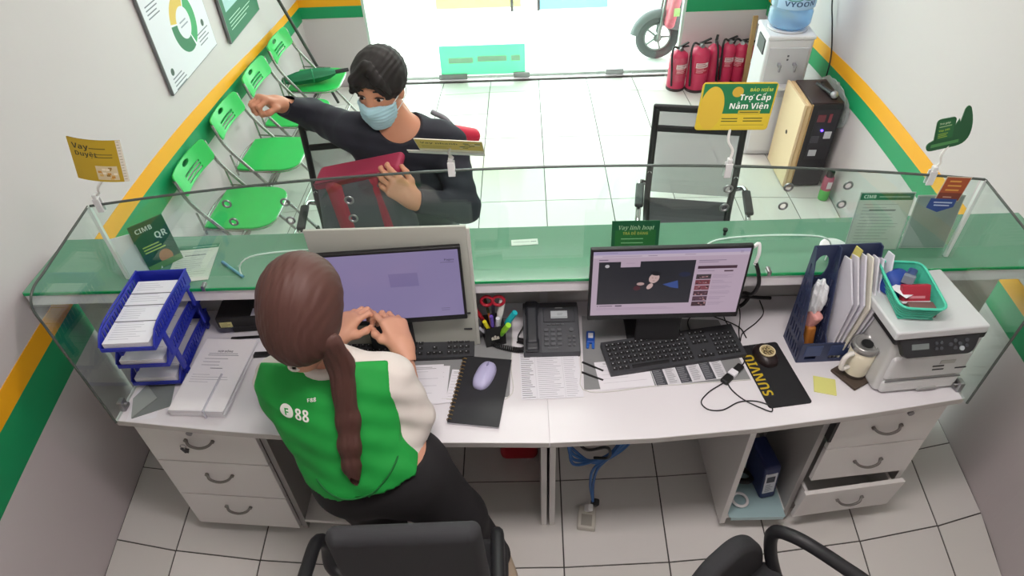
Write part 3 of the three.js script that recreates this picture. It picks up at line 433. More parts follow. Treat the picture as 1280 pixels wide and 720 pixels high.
// --- file box with papers
const navy = mat(0x323c5c, 0.45);
{ const t = thing('file_box', 'navy plastic file box with slotted sides beside the printer', 'file box', [0.951, DESK, -0.366], 0.03);
  const prof = [[-0.065, 0], [0.065, 0], [0.065, 0.43], [0.045, 0.43], [0.02, 0.35], [-0.02, 0.22], [-0.045, 0.12], [-0.065, 0.105]];       // local x runs to -z
  const slots = []; for (let r = 0; r < 6; r++) for (let i = 0; i < 6; i++) { const x = -0.055 + i * 0.0185, y = 0.015 + r * 0.062; const top = x > 0.02 ? 0.35 + (x - 0.02) * 3.2 : x > -0.02 ? 0.22 + (x + 0.02) * 3.2 : x > -0.045 ? 0.12 + (x + 0.045) * 4 : 0.10; if (y + 0.056 < top && x + 0.016 < 0.06) slots.push([[x, y], [x + 0.009, y], [x + 0.014, y + 0.044], [x + 0.005, y + 0.044]]); }
  const side = (x) => { const g = ext(poly(prof, slots.map((q) => q.slice().reverse())), 0.004); g.rotateY(Math.PI / 2); g.translate(x - 0.002, 0, 0); return g; };
  for (const x of [-0.108, 0.108]) part(t, 'side', side(x), navy); part(t, 'divider', side(-0.028), navy);
  part(t, 'bottom', T(box(0.216, 0.004, 0.13), 0, 0.002, 0), navy);
  const fr = ext(poly([[-0.108, 0], [0.108, 0], [0.108, 0.095], [-0.108, 0.095]], [[[-0.085, 0.015], [-0.085, 0.03], [-0.045, 0.03], [-0.045, 0.015]], [[-0.0, 0.015], [0, 0.03], [0.045, 0.03], [0.045, 0.015]]]), 0.004); part(t, 'front', T(fr, 0, 0, 0.063), navy);
  part(t, 'front_label', T(rb(0.06, 0.05, 0.004, 0.002), -0.062, 0.058, 0.067), mat(0x3a4a74, 0.4)); part(t, 'front_label', T(rb(0.07, 0.05, 0.004, 0.002), 0.03, 0.058, 0.067), mat(0x3a4a74, 0.4));
  const bk = new THREE.Shape(); bk.moveTo(-0.108, 0); bk.lineTo(0.108, 0); bk.lineTo(0.108, 0.43); bk.lineTo(-0.108, 0.43); const oh = new THREE.Path(); oh.absellipse(-0.066, 0.34, 0.024, 0.05, 0, Math.PI * 2); bk.holes.push(oh); part(t, 'back', T(ext(bk, 0.004, 0, 12), 0, 0, -0.066), navy);
}
const env = []; for (let i = 0; i < 7; i++) {
  const dz = jit(0.006), dy = jit(0.012), g = ext(poly([[-0.052, 0.008], [0.052, 0.008], [0.054, 0.40 + dy], [0.02, 0.41 + dy], [-0.066 - i * 0.004, 0.29 - i * 0.006 + dy]]), 0.004, 0.001); g.rotateY(Math.PI / 2);
  const o = mesh(g, i % 3 === 1 ? mat(0xd9d8e0, 0.85) : i === 3 ? mat(0xe2dfd2, 0.85) : mat(0xdcdce6, 0.85)); o.name = numbered('document_envelope'); scene.add(o); o.position.set(0.945 + i * 0.0145, DESK, -0.362 + dz); o.rotation.set(0, 0.10 - i * 0.03, -0.005 - i * 0.018, 'YXZ');
  tag(o, ['leftmost white envelope leaning in the file box', 'second white envelope from the left in the file box', 'third envelope in the file box', 'cream envelope in the middle of the file box', 'third envelope from the right in the file box', 'second envelope from the right in the file box', 'rightmost white envelope, leaning out of the file box'][i], 'envelope', 'envelopes in the file box');
}
one('yellow_slip', 'yellow edged slip sticking up among the envelopes in the file box', 'slip', T(box(0.004, 0.10, 0.03), 0, 0, 0, 0, 0.3, -0.15), mat(0xc9c06a, 0.8), [0.968, DESK + 0.385, -0.40]);
{ const t = thing('plastic_bag', 'crumpled clear plastic bag with pink and brown packets in the file box', 'bag', [0.884, DESK + 0.005, -0.38]);
  const g = new THREE.IcosahedronGeometry(0.05, 4), a = g.attributes.position; for (let i = 0; i < a.count; i++) { const p = V(a.getX(i), a.getY(i), a.getZ(i)), n = 1 + 0.16 * Math.sin(p.x * 130 + p.y * 90) * Math.cos(p.z * 110 - p.y * 60); a.setXYZ(i, p.x * n * 0.5, p.y * n * 1.5 + 0.235, p.z * n * 0.7); } g.computeVertexNormals(); part(t, 'wrapping', g, mat(0xdfe3e6, 0.4));
  part(t, 'pink_packet', T(rb(0.036, 0.09, 0.05, 0.012), 0.0, 0.145, 0.012, 0.35, 0.3), mat(0xd99a94, 0.6)); part(t, 'brown_packet', T(rb(0.035, 0.10, 0.04, 0.012), 0.0, 0.075, 0.03, -0.2, 0.2), mat(0xa8692a, 0.5)); }
one('white_roll', 'small white round dish on the ledge behind the file box', 'dish', lathe([[0, 0], [0.04, 0], [0.048, 0.012], [0.048, 0.02], [0.036, 0.024], [0, 0.02]]), white, [0.975, LEDGE, -0.545]);
// --- mug
{ one('coaster', 'dark brown square coaster under the cream mug', 'coaster', rb(0.105, 0.012, 0.105, 0.004), mat(0x4d4238, 0.8), [1.02, DESK + 0.0062, -0.232], 0.5);
  const t = thing('travel_mug', 'cream travel mug with a steel lid in front of the printer', 'mug', [1.022, DESK + 0.013, -0.238], 0.35);
  part(t, 'body', lathe([[0, 0], [0.036, 0], [0.038, 0.004], [0.041, 0.06], [0.043, 0.125], [0, 0.125]]), mat(0xe2dcc4, 0.4)); part(t, 'base_ring', lathe([[0.0365, 0.0], [0.0385, 0.0], [0.0395, 0.012], [0.0385, 0.014]]), mat(0x4a443c, 0.4));
  part(t, 'lid', lathe([[0, 0.125], [0.045, 0.125], [0.046, 0.142], [0.041, 0.148], [0.034, 0.147], [0.032, 0.138], [0, 0.138]]), mat(0xa9aaa8, 0.25, { metalness: 0.6 })); part(t, 'lid_opening', T(cyl(0.019, 0.019, 0.004, 24), 0.004, 0.141, 0), black);
  part(t, 'handle', tube([[-0.040, 0.112, 0], [-0.062, 0.112, 0], [-0.074, 0.10, 0], [-0.075, 0.06, 0], [-0.066, 0.045, 0], [-0.040, 0.045, 0]], 0.0085, 40, 9), mat(0xe6e4de, 0.4)); }
one('sticky_note', 'pale yellow sticky note lying before the cream mug', 'note', T(box(0.072, 0.003, 0.072), 0, 0.0015, 0), mat(0xdcdc84, 0.8), [0.908, DESK, -0.188], -0.28);
// --- printer
{ const t = thing('laser_printer', 'white laser printer with a dark control panel on the right desk', 'printer', [1.19, DESK, -0.29], 0.085);
  const wh = mat(0xc9cbca, 0.45), w2 = mat(0xd6d8d8, 0.45);
  part(t, 'body', T(rb(0.295, 0.235, 0.25, 0.018, 3), 0, 0.122, 0), wh);
  part(t, 'paper_tray', T(rb(0.262, 0.055, 0.03, 0.012, 3), 0.0, 0.036, 0.122), w2); part(t, 'tray_grip', T(rb(0.07, 0.012, 0.012, 0.004), 0.03, 0.017, 0.136), mat(0xa3a5a4, 0.5));
  part(t, 'front_cover', T(rb(0.27, 0.11, 0.03, 0.014, 3), 0, 0.124, 0.120), w2); part(t, 'cover_seam', T(box(0.26, 0.003, 0.003), 0, 0.0665, 0.1353), mat(0x77797a, 0.6));
  part(t, 'paper_slot', T(box(0.2, 0.012, 0.03), 0.01, 0.20, 0.117), mat(0x6a6c6c, 0.6));
  for (const [x, y] of [[0.03, 0.112], [0.035, 0.095], [0.112, 0.095]]) part(t, 'marking', T(box(0.038, 0.005, 0.002), x, y + 0.015, 0.1356), darkGrey);
  part(t, 'sticker', T(box(0.05, 0.016, 0.002), 0.055, 0.145, 0.1355), mat(0xb7b9b4, 0.6));
  part(t, 'dark_band', T(rb(0.296, 0.03, 0.268, 0.006), -0.016, 0.261, 0.0), mat(0x232527, 0.5));
  part(t, 'scanner_lid', T(rb(0.298, 0.034, 0.275, 0.007, 3), -0.026, 0.292, 0.003), mat(0xd3d6d8, 0.4));
  const pn = new THREE.Group(); pn.name = 'control_panel'; t.add(pn); pn.position.set(-0.018, 0.238, 0.142); pn.rotation.x = -0.62;
  const pa = (n, g, m) => { const o = mesh(g, m); o.name = n; pn.add(o); };
  const ps = new THREE.Shape(); ps.moveTo(-0.105, -0.028); ps.lineTo(0.085, -0.028); ps.quadraticCurveTo(0.105, -0.026, 0.115, 0.0); ps.lineTo(0.128, 0.03); ps.lineTo(-0.128, 0.03); ps.lineTo(-0.118, -0.018); ps.quadraticCurveTo(-0.113, -0.028, -0.105, -0.028);
  pa('panel', T(ext(ps, 0.018, 0.003), 0, 0, -0.010), mat(0x26282b, 0.45)); pa('display', T(box(0.055, 0.018, 0.003), -0.068, 0.004, 0.0115), mat(0x77807f, 0.3));
  for (const [x, y, r] of [[-0.016, 0.012, 0.005], [0, 0.012, 0.005], [-0.016, -0.006, 0.005], [0, -0.006, 0.005], [0.03, 0.004, 0.006], [0.045, 0.015, 0.006], [0.06, 0.004, 0.006], [0.045, -0.008, 0.006], [0.083, 0.014, 0.006], [0.082, -0.004, 0.0055]]) pa('button', T(cyl(r, r, 0.004, 14), x, y, 0.0125, Math.PI / 2), mat(0x4b4f54, 0.45));
  pa('start_button', T(cyl(0.0075, 0.0075, 0.005, 16), 0.066, -0.011, 0.013, Math.PI / 2), mat(0xb9c3c6, 0.4));
}
{ const t = thing('plastic_basket', 'small mint green basket standing on the white printer', 'basket', [1.112, 1.1015, -0.285], -0.10);
  const mint = mat(0x55c9ac, 0.4, { transmission: 0.25, thickness: 0 }), R = (w, d, y) => { const P = [], r = 0.028; for (const [sx, sz, a0] of [[1, 1, 0], [-1, 1, 1], [-1, -1, 2], [1, -1, 3]]) for (let k = 0; k <= 5; k++) { const a = (a0 + k / 5) * Math.PI / 2; P.push([sx * (w / 2 - r) + r * Math.cos(a), y, sz * (d / 2 - r) + r * Math.sin(a)]); } return P; };
  const r0 = R(0.108, 0.19, 0.004), r1 = R(0.138, 0.225, 0.064), P = []; for (let i = 0; i < r0.length; i++) { const j = (i + 1) % r0.length; P.push(...r0[i], ...r1[i], ...r1[j], ...r0[i], ...r1[j], ...r0[j]); }
  const g = new THREE.BufferGeometry(); g.setAttribute('position', new THREE.Float32BufferAttribute(P, 3)); g.computeVertexNormals(); part(t, 'wall', g, mint);
  part(t, 'bottom', T(rb(0.106, 0.004, 0.188, 0.0019), 0, 0.0025, 0), mint); part(t, 'rim', tube(r1, 0.0045, 90, 7, true), mat(0x4fd0b0, 0.4));
  for (let i = 1; i < 5; i++) part(t, 'rib', tube(R(0.108 + 0.030 * i / 5 + 0.002, 0.19 + 0.035 * i / 5 + 0.002, 0.004 + 0.06 * i / 5), 0.0016, 70, 5, true), mat(0x49bfa2, 0.4));
}
one('fabric_pouch', 'blue bundle at the back of the mint basket', 'pouch', (() => { const g = mouseShell(0.10, 0.065, 0.085); return g; })(), mat(0x23459c, 0.6), [1.098, 1.107, -0.335], 0.5);
{ const t = thing('stamp', 'grey blue rubber stamp lying across the mint basket', 'stamp', [1.128, 1.168, -0.33], 0.9); t.rotation.z = -0.25; part(t, 'grip', rb(0.075, 0.024, 0.028, 0.008, 3), mat(0x3a4f86, 0.45)); part(t, 'base', T(rb(0.022, 0.03, 0.034, 0.003), -0.045, 0, 0), mat(0x7d8795, 0.5)); }
{ const t = thing('ink_pad_box', 'red box with a white strip standing in the mint basket', 'box', [1.118, 1.146, -0.262], -0.05); t.rotation.x = -0.55; part(t, 'body', rb(0.085, 0.062, 0.024, 0.004), mat(0xb3283e, 0.5)); part(t, 'white_strip', T(box(0.0852, 0.007, 0.0246), 0, -0.024, 0), paper); part(t, 'print', T(box(0.05, 0.008, 0.001), 0, -0.008, 0.0123), mat(0xd88a96, 0.6)); }
one('brown_box', 'dull brown box lying under the red one in the mint basket', 'box', rb(0.08, 0.03, 0.045, 0.004), mat(0x7c5b58, 0.6), [1.125, 1.122, -0.215], -0.05);
sheet('small white receipt tucked into the mint basket beside the red box', 0.05, 0.06, [1.085, -0.275], 0.5, paper, 0.362);
// --- letter trays with papers
const trayBlue = mat(0x2430a8, 0.4);
function letterTray(label, p, leg) {
  const t = thing('letter_tray', label, 'tray', p, 0.03, 'blue letter trays'), W = 0.172, D = 0.33, H = 0.055;
  part(t, 'bottom', T(box(W - 0.006, 0.003, D - 0.006), 0, 0.002, 0), trayBlue);
  for (const s of [-1, 1]) {
    const sl = []; for (let i = 0; i < 15; i++) { const x = -D / 2 + 0.035 + i * 0.018; sl.push([[x, 0.014], [x + 0.004, 0.047], [x + 0.012, 0.047], [x + 0.008, 0.014]]); }
    const g = ext(poly([[-D / 2, 0], [D / 2, 0], [D / 2, H], [-D / 2 + 0.04, H], [-D / 2, 0.018]], sl), 0.004); g.rotateY(Math.PI / 2); g.translate(s * (W / 2 - 0.002) - 0.002, 0, 0); part(t, 'side', g, trayBlue);
    part(t, 'rim', tube([[s * W / 2, 0.02, D / 2], [s * W / 2, H, D / 2 - 0.042], [s * W / 2, H, -D / 2]], 0.0035, 30, 6), trayBlue);
    for (const z of [D / 2 - 0.03, -D / 2 + 0.03]) part(t, 'foot', T(rb(0.010, leg, 0.022, 0.003), s * (W / 2 - 0.004), -leg / 2 + 0.001, z + (z > 0 ? -0.04 : 0)), trayBlue);
  }
  part(t, 'back', T(box(W, H, 0.004), 0, H / 2, -D / 2 + 0.002), trayBlue); part(t, 'front_lip', T(rb(W, 0.016, 0.005, 0.002), 0, 0.008, D / 2), trayBlue);
  return t;
}
const trayL = ['topmost blue letter tray, filled with printed slips', 'middle blue letter tray of the stack of three', 'lowest blue letter tray, standing on the desk'];
const slips = print(256, 480, (x, w, h) => { x.fillStyle = '#e6e6ee'; x.fillRect(0, 0, w, h); for (const [y, n] of [[20, 4], [112, 4], [210, 6], [330, 8]]) { lines(x, 20, y, 200, n, 17, '#b4b4c0', 3, 0.5); } x.fillStyle = '#4a4a58'; for (const y of [100, 195, 318]) x.fillRect(0, y, w, 7); });
[[0.318, -1.372, -0.30], [0.168, -1.412, -0.365], [0.02, -1.445, -0.415]].forEach(([y, x, z], i) => {
  letterTray(trayL[i], [x, DESK + y, z], i === 2 ? 0.02 : 0.085);
  const o = one('paper_stack', ['stack of slips with dark lines in the topmost blue tray', 'paper stack in the middle blue tray', 'paper stack in the lowest blue tray'][i], 'paper', box(0.146, 0.026, 0.295), [slips, docPrint(7), docPrint(6)][i], [x - 0.002, DESK + y + 0.018, z + 0.012], 0.03, 'papers in the blue trays');
});
{ const t = thing('paper_bundle', 'bundle of stapled forms in a clear sleeve beside the blue trays', 'paper', [-1.243, DESK, -0.285], -0.07);
  const form = print(300, 480, (x, w, h) => { x.fillStyle = '#f3f1f3'; x.fillRect(0, 0, w, h); txt(x, 'HỢP ĐỒNG', 150, 90, 17, '#55555f', 'sans-serif', 'bold', 'center'); lines(x, 60, 104, 180, 2, 12, '#5a5a66', 3, 0.3); lines(x, 50, 140, 190, 3, 22, '#7c7c88', 3, 0.5); lines(x, 110, 205, 70, 1, 1, '#55555f', 4, 0); lines(x, 30, 250, 220, 4, 16, '#8d8d98', 2, 0.6); });
  const lay = (k, w, d) => part(t, 'sheets', T(box(w, 0.0075, d), jit(0.004), 0.0042 + k * 0.008, jit(0.004), 0, jit(0.02)), paper);
  for (let k = 0; k < 4; k++) lay(k, 0.195, 0.335); part(t, 'top_sheet', T(flat(0.195, 0.335), 0, 0.0335, 0, 0, 0.01), form);
  part(t, 'clear_sleeve', T(rb(0.205, 0.037, 0.345, 0.006), 0.002, 0.0187, 0), mat(0xffffff, 0.1, { transmission: 1, thickness: 0, ior: 1.3 })); part(t, 'band', T(box(0.006, 0.0385, 0.17), 0.03, 0.0192, 0.09), mat(0xe9eaf2, 0.3, { transmission: 0.5, thickness: 0 })); }
{ const t = thing('stapler_box', 'black desk device with a yellow sticker under the ledge', 'device', [-1.16, DESK, -0.555], 0.06);
  part(t, 'body', T(rb(0.27, 0.055, 0.11, 0.008), 0, 0.0755, 0), mat(0x1c1c1d, 0.5)); part(t, 'stand', T(rb(0.22, 0.05, 0.08, 0.005), 0.01, 0.0255, -0.01), black); part(t, 'sticker', T(box(0.045, 0.024, 0.002), -0.10, 0.07, 0.056), print(96, 56, (x) => { x.fillStyle = '#cfc98a'; x.fillRect(0, 0, 96, 56); lines(x, 8, 10, 78, 4, 11, '#6d6a40', 4, 0.4); })); part(t, 'label', T(rb(0.06, 0.001, 0.04, 0.0004), 0.03, 0.1034, 0.03), paper); }
{ const t = thing('form_tray', 'flat black frame holding a white card beside the woman\'s head', 'tray', [-1.155, DESK, -0.435], 0.05); part(t, 'frame', T(rb(0.19, 0.014, 0.11, 0.004), 0, 0.0072, 0), black); part(t, 'card', T(box(0.14, 0.002, 0.07), 0.01, 0.0152, 0), paper); }
{ const t = thing('plastic_folder', 'grey translucent plastic folder at the desk\'s left front corner', 'folder', [0, DESK, 0]);
  part(t, 'sheet', slab([[-1.485, -0.115], [-1.37, -0.165], [-1.39, -0.262], [-1.49, -0.262]], 0.0005, 0.003, 0.0005), mat(0x7e8583, 0.35)); part(t, 'flap', slab([[-1.485, -0.115], [-1.43, -0.20], [-1.49, -0.262], [-1.515, -0.20]], 0.004, 0.006, 0.0005), mat(0x99a09d, 0.35)); }
sheet('blank white sheet under the grey plastic folder at the corner', 0.10, 0.17, [-1.462, -0.195], 0.12, paper, 0.0003);

// ---------------------------------------------------------------- customer side
const chairGreen = mat(0x2fc05a, 0.32), tubeGrey = mat(0xa3a39f, 0.25, { metalness: 0.85 });
function foldingChair(label, p, turn) {                        // faces local +z; seat 0.46 high
  const t = thing('folding_chair', label, 'chair', p, turn, 'green folding chairs along the left wall');
  const W = 0.40, Y = 0.46, seat = new THREE.Shape();
  seat.moveTo(-W / 2 + 0.02, -0.17); seat.lineTo(W / 2 - 0.02, -0.17); seat.lineTo(W / 2, -0.05); seat.lineTo(W / 2, 0.10); seat.quadraticCurveTo(W / 2 - 0.01, 0.19, W / 2 - 0.09, 0.205); seat.lineTo(-W / 2 + 0.09, 0.205); seat.quadraticCurveTo(-W / 2 + 0.01, 0.19, -W / 2, 0.10); seat.lineTo(-W / 2, -0.05); seat.lineTo(-W / 2 + 0.02, -0.17);
  const sg = ext(seat, 0.016, 0.004); sg.rotateX(Math.PI / 2); sg.translate(0, Y, 0); part(t, 'seat', sg, chairGreen);
  const rim = seat.getPoints(8).map((q) => [q.x, Y - 0.010, q.y]); part(t, 'seat_rim', tube(rim.slice(0, -1), 0.006, 70, 6, true), tubeGrey);
  // curved backrest with three slots and a grip hole
  const rr = (x, y, w, h, r) => { const a = Math.abs(x) - w / 2 + r, c = Math.abs(y) - h / 2 + r; return Math.hypot(Math.max(a, 0), Math.max(c, 0)) + Math.min(Math.max(a, c), 0) - r; };
  const bg = nets((x, y, z) => { let d = Math.max(rr(x, y, W + 0.02, 0.135, 0.03), Math.abs(z - 0.9 * x * x + 0.012) - 0.006); for (const q of [-0.008, -0.027, -0.046]) d = Math.max(d, -rr(x - 0.01, y - q, 0.18, 0.0095, 0.004)); return Math.max(d, -(Math.hypot(x / 0.036, (y - 0.038) / 0.012) - 1) * 0.012); }, [-0.22, -0.08, -0.03], [0.22, 0.08, 0.05], 0.0038);
  part(t, 'backrest', T(bg, 0, 0.725, -0.225, -0.30), chairGreen);
  for (const s of [-1, 1]) {
    const x = s * (W / 2 + 0.012);
    part(t, 'front_leg', tube([[x, 0.775, -0.215], [x, 0.64, -0.178], [x, 0.46, -0.06], [x, 0.24, 0.09], [x, 0.012, 0.245]], 0.010, 40, 8), tubeGrey);
    part(t, 'rear_leg', tube([[x - s * 0.016, 0.45, 0.09], [x - s * 0.016, 0.44, 0.075], [x - s * 0.016, 0.24, -0.07], [x - s * 0.016, 0.012, -0.22]], 0.009, 30, 8), tubeGrey);
    part(t, 'link', bar([x + s * 0.012, 0.58, -0.16], [x + s * 0.012, 0.44, -0.15], 0.006), tubeGrey);
    part(t, 'link', bar([x + s * 0.012, 0.47, -0.16], [x + s * 0.012, 0.455, 0.06], 0.005), tubeGrey);
    part(t, 'foot_cap', T(cyl(0.013, 0.015, 0.03, 12), x, 0.015, 0.244), black); part(t, 'foot_cap', T(cyl(0.012, 0.014, 0.03, 12), x - s * 0.016, 0.015, -0.219), black);
  }
  part(t, 'stretcher', bar([-W / 2, 0.14, 0.157], [W / 2, 0.14, 0.157], 0.007), tubeGrey); part(t, 'stretcher', bar([-W / 2 + 0.01, 0.12, -0.15], [W / 2 - 0.01, 0.12, -0.15], 0.007), tubeGrey);
  return t;
}
const fc = foldingChair('green folding chair nearest the counter, with an empty seat', [-1.715, 0, -1.86], Math.PI / 2 - 0.02);
copyOf(fc, 'green folding chair second from the counter, with an empty seat', [-1.72, 0, -2.46], Math.PI / 2 - 0.03);
copyOf(fc, 'green folding chair third from the counter, partly behind the man\'s arm', [-1.70, 0, -3.02], Math.PI / 2 - 0.03);
copyOf(fc, 'green folding chair farthest from the counter, with a folded umbrella on it', [-1.68, 0, -3.55], Math.PI / 2 - 0.03);
// mesh visitor chairs
const meshCloth = mat(0x8f9094, 0.8, { transparent: true, opacity: 0.72, side: THREE.DoubleSide });
function visitorChair(label, p, turn) {                        // faces +z
  const t = thing('visitor_chair', label, 'chair', p, turn, 'mesh visitor chairs before the counter'), W = 0.44;
  const back = (s) => [[s * W / 2, 1.03, -0.235], [s * W / 2, 0.85, -0.205], [s * W / 2, 0.66, -0.155], [s * W / 2 * 0.99, 0.53, -0.15], [s * W / 2 * 0.97, 0.465, -0.10], [s * W / 2 * 0.96, 0.45, 0.05], [s * W / 2 * 0.95, 0.44, 0.22]];
  const sheetOf = (a, b) => { const A = new THREE.CatmullRomCurve3(back(-1).map((q) => V(...q))), B = new THREE.CatmullRomCurve3(back(1).map((q) => V(...q))), P = []; const n = 16; for (let i = 0; i < n; i++) { const u = a + (b - a) * i / n, v = a + (b - a) * (i + 1) / n, c = [A.getPointAt(u), B.getPointAt(u), B.getPointAt(v), A.getPointAt(v)]; P.push(...c[0], ...c[1], ...c[2], ...c[0], ...c[2], ...c[3]); } const g = new THREE.BufferGeometry(); g.setAttribute('position', new THREE.Float32BufferAttribute(P, 3)); g.computeVertexNormals(); return g; };
  part(t, 'mesh_back', sheetOf(0.02, 0.5), meshCloth); part(t, 'mesh_seat', sheetOf(0.54, 0.98), mat(0x55565a, 0.85, { side: THREE.DoubleSide }));
  for (const s of [-1, 1]) part(t, 'frame_rail', tube(back(s), 0.017, 60, 8), black);
  part(t, 'top_rail', T(rb(W + 0.034, 0.036, 0.026, 0.01), 0, 1.03, -0.236), black); part(t, 'cross_rail', T(rb(W, 0.034, 0.018, 0.007), 0, 0.925, -0.218), black); part(t, 'front_rail', T(rb(W, 0.03, 0.02, 0.008), 0, 0.44, 0.225), black);
  for (const s of [-1, 1]) {
    const x = s * (W / 2 + 0.045);
    part(t, 'side_frame', tube([[s * W / 2, 0.62, -0.165], [x, 0.655, -0.13], [x, 0.67, -0.02], [x, 0.665, 0.14], [x, 0.60, 0.21], [x, 0.30, 0.225], [x, 0.06, 0.235], [x, 0.016, 0.20], [x, 0.014, 0.0], [x, 0.014, -0.26]], 0.0135, 90, 9), chrome);
    part(t, 'arm_pad', T(rb(0.042, 0.022, 0.20, 0.009), x, 0.69, 0.05), black); part(t, 'seat_mount', bar([x, 0.36, 0.226], [s * W / 2 * 0.95, 0.43, 0.15], 0.010), chrome);
    for (const y of [0.60, 0.70]) part(t, 'bolt', T(cyl(0.011, 0.011, 0.012, 14), s * (W / 2), y, -0.155, Math.PI / 2), chrome);
  }
  part(t, 'base_bar', bar([-W / 2 - 0.045, 0.014, -0.26], [W / 2 + 0.045, 0.014, -0.26], 0.0135), chrome);
  return t;
}
const vc = visitorChair('empty black mesh chair with chrome arms on the right before the counter', [0.745, 0, -1.53], -0.18);
copyOf(vc, 'black mesh chair with chrome arms behind the seated man', [-0.965, 0, -1.50], 0.12);
// posters on the left wall
function poster(label, z0, z1, y0, y1, draw, p, W = 360) {
  const w = z0 - z1, h = y1 - y0, x = lerpAt(WALL_L, (z0 + z1) / 2), t = thing('wall_poster', label, 'poster', [x + 0.014, (y0 + y1) / 2, (z0 + z1) / 2], Math.PI / 2 + 0.0);
  part(t, 'board', rb(w, h, 0.018, 0.003), mat(0x77797c, 0.5)); part(t, 'print', T(plane(w - 0.012, h - 0.012), 0, 0, 0.0096), print(W, Math.round(W * h / w), draw)); return t;
}
poster('white wall poster with a green and yellow ring diagram', -2.04, -2.74, 1.065, 1.86, (x, w, h) => {
  x.fillStyle = '#dadbe3'; x.fillRect(0, 0, w, h); txt(x, 'Quyền lợi', 30, h * 0.20, 22, '#55596a'); lines(x, 30, h * 0.26, 130, 4, 10, '#777b88', 3, 0.3);
  const cx = w * 0.55, cy = h * 0.69; x.lineWidth = 36; for (const [c, a, b] of [['#d3b24b', 3.4, 5.2], ['#2f9a5c', 5.3, 7.4], ['#23724b', 7.5, 9.6]]) { x.strokeStyle = c; x.beginPath(); x.arc(cx, cy, 62, a, b); x.stroke(); } x.strokeStyle = '#eceef2'; x.lineWidth = 3; for (const a of [5.25, 7.45, 3.35]) { x.beginPath(); x.moveTo(cx + 40 * Math.cos(a), cy + 40 * Math.sin(a)); x.lineTo(cx + 84 * Math.cos(a), cy + 84 * Math.sin(a)); x.stroke(); }
  lines(x, cx - 26, cy - 8, 52, 2, 12, '#8c90a0', 4, 0.3); for (const [a, b] of [[0.70, 0.30], [0.07, 0.92], [0.70, 0.83], [0.06, 0.44]]) { lines(x, w * a, h * b, 84, 4, 10, '#666a78', 3, 0.3); }
  x.fillStyle = '#3d5148'; for (const [a, b] of [[0.10, 0.88], [0.86, 0.79]]) { x.beginPath(); x.arc(w * a, h * b, 10, 0, 7); x.fill(); }
});
poster('dark green wall poster farther along the left wall', -2.93, -3.56, 0.99, 1.70, (x, w, h) => { x.fillStyle = '#1f6a4a'; x.fillRect(0, 0, w, h); x.fillStyle = '#9fc3c4'; x.fillRect(w * 0.08, h * 0.35, w * 0.45, h * 0.4); for (let i = 0; i < 14; i++) { x.fillStyle = ['#c9dcdc', '#6a9aa0', '#e4eeee', '#40707a'][i % 4]; x.fillRect(w * 0.1 + rnd() * w * 0.36, h * 0.38 + rnd() * h * 0.3, 18, 12); } lines(x, w * 0.6, h * 0.4, w * 0.32, 12, 13, '#b9d8c6', 3, 0.5); lines(x, w * 0.1, h * 0.82, w * 0.7, 4, 12, '#b9d8c6', 3, 0.5); });
// umbrella and pole
{ const t = thing('umbrella', 'folded green umbrella lying on the farthest green chair', 'umbrella', [-1.70, 0.475, -3.46], 0.35);
  const g = lathe([[0.004, -0.20], [0.022, -0.19], [0.045, -0.08], [0.05, 0.05], [0.038, 0.15], [0.018, 0.20], [0, 0.205]], 16), a = g.attributes.position; for (let i = 0; i < a.count; i++) { const th = Math.atan2(a.getZ(i), a.getX(i)), k = 1 + 0.13 * Math.cos(th * 8); a.setXYZ(i, a.getX(i) * k, a.getY(i), a.getZ(i) * k); } g.computeVertexNormals();
  part(t, 'canopy', T(g, 0, 0.05, 0, 0, 0, -Math.PI / 2), mat(0x1c7a50, 0.6)); part(t, 'strap', T(new THREE.TorusGeometry(0.05, 0.007, 6, 20), 0.03, 0.05, 0, 0, Math.PI / 2), mat(0x2a9563, 0.5)); part(t, 'handle', T(cyl(0.014, 0.016, 0.10, 12), 0.25, 0.05, 0, 0, 0, -Math.PI / 2), black); }
{ const t = thing('stick', 'long black pole leaning in the left back corner', 'pole', [0, 0, 0]); part(t, 'shaft', bar([-1.70, 0.02, -4.06], [-1.885, 1.22, -3.60], 0.012), mat(0x3b3938, 0.5)); part(t, 'grip', bar([-1.885, 1.22, -3.60], [-1.90, 1.34, -3.555], 0.017), black); }
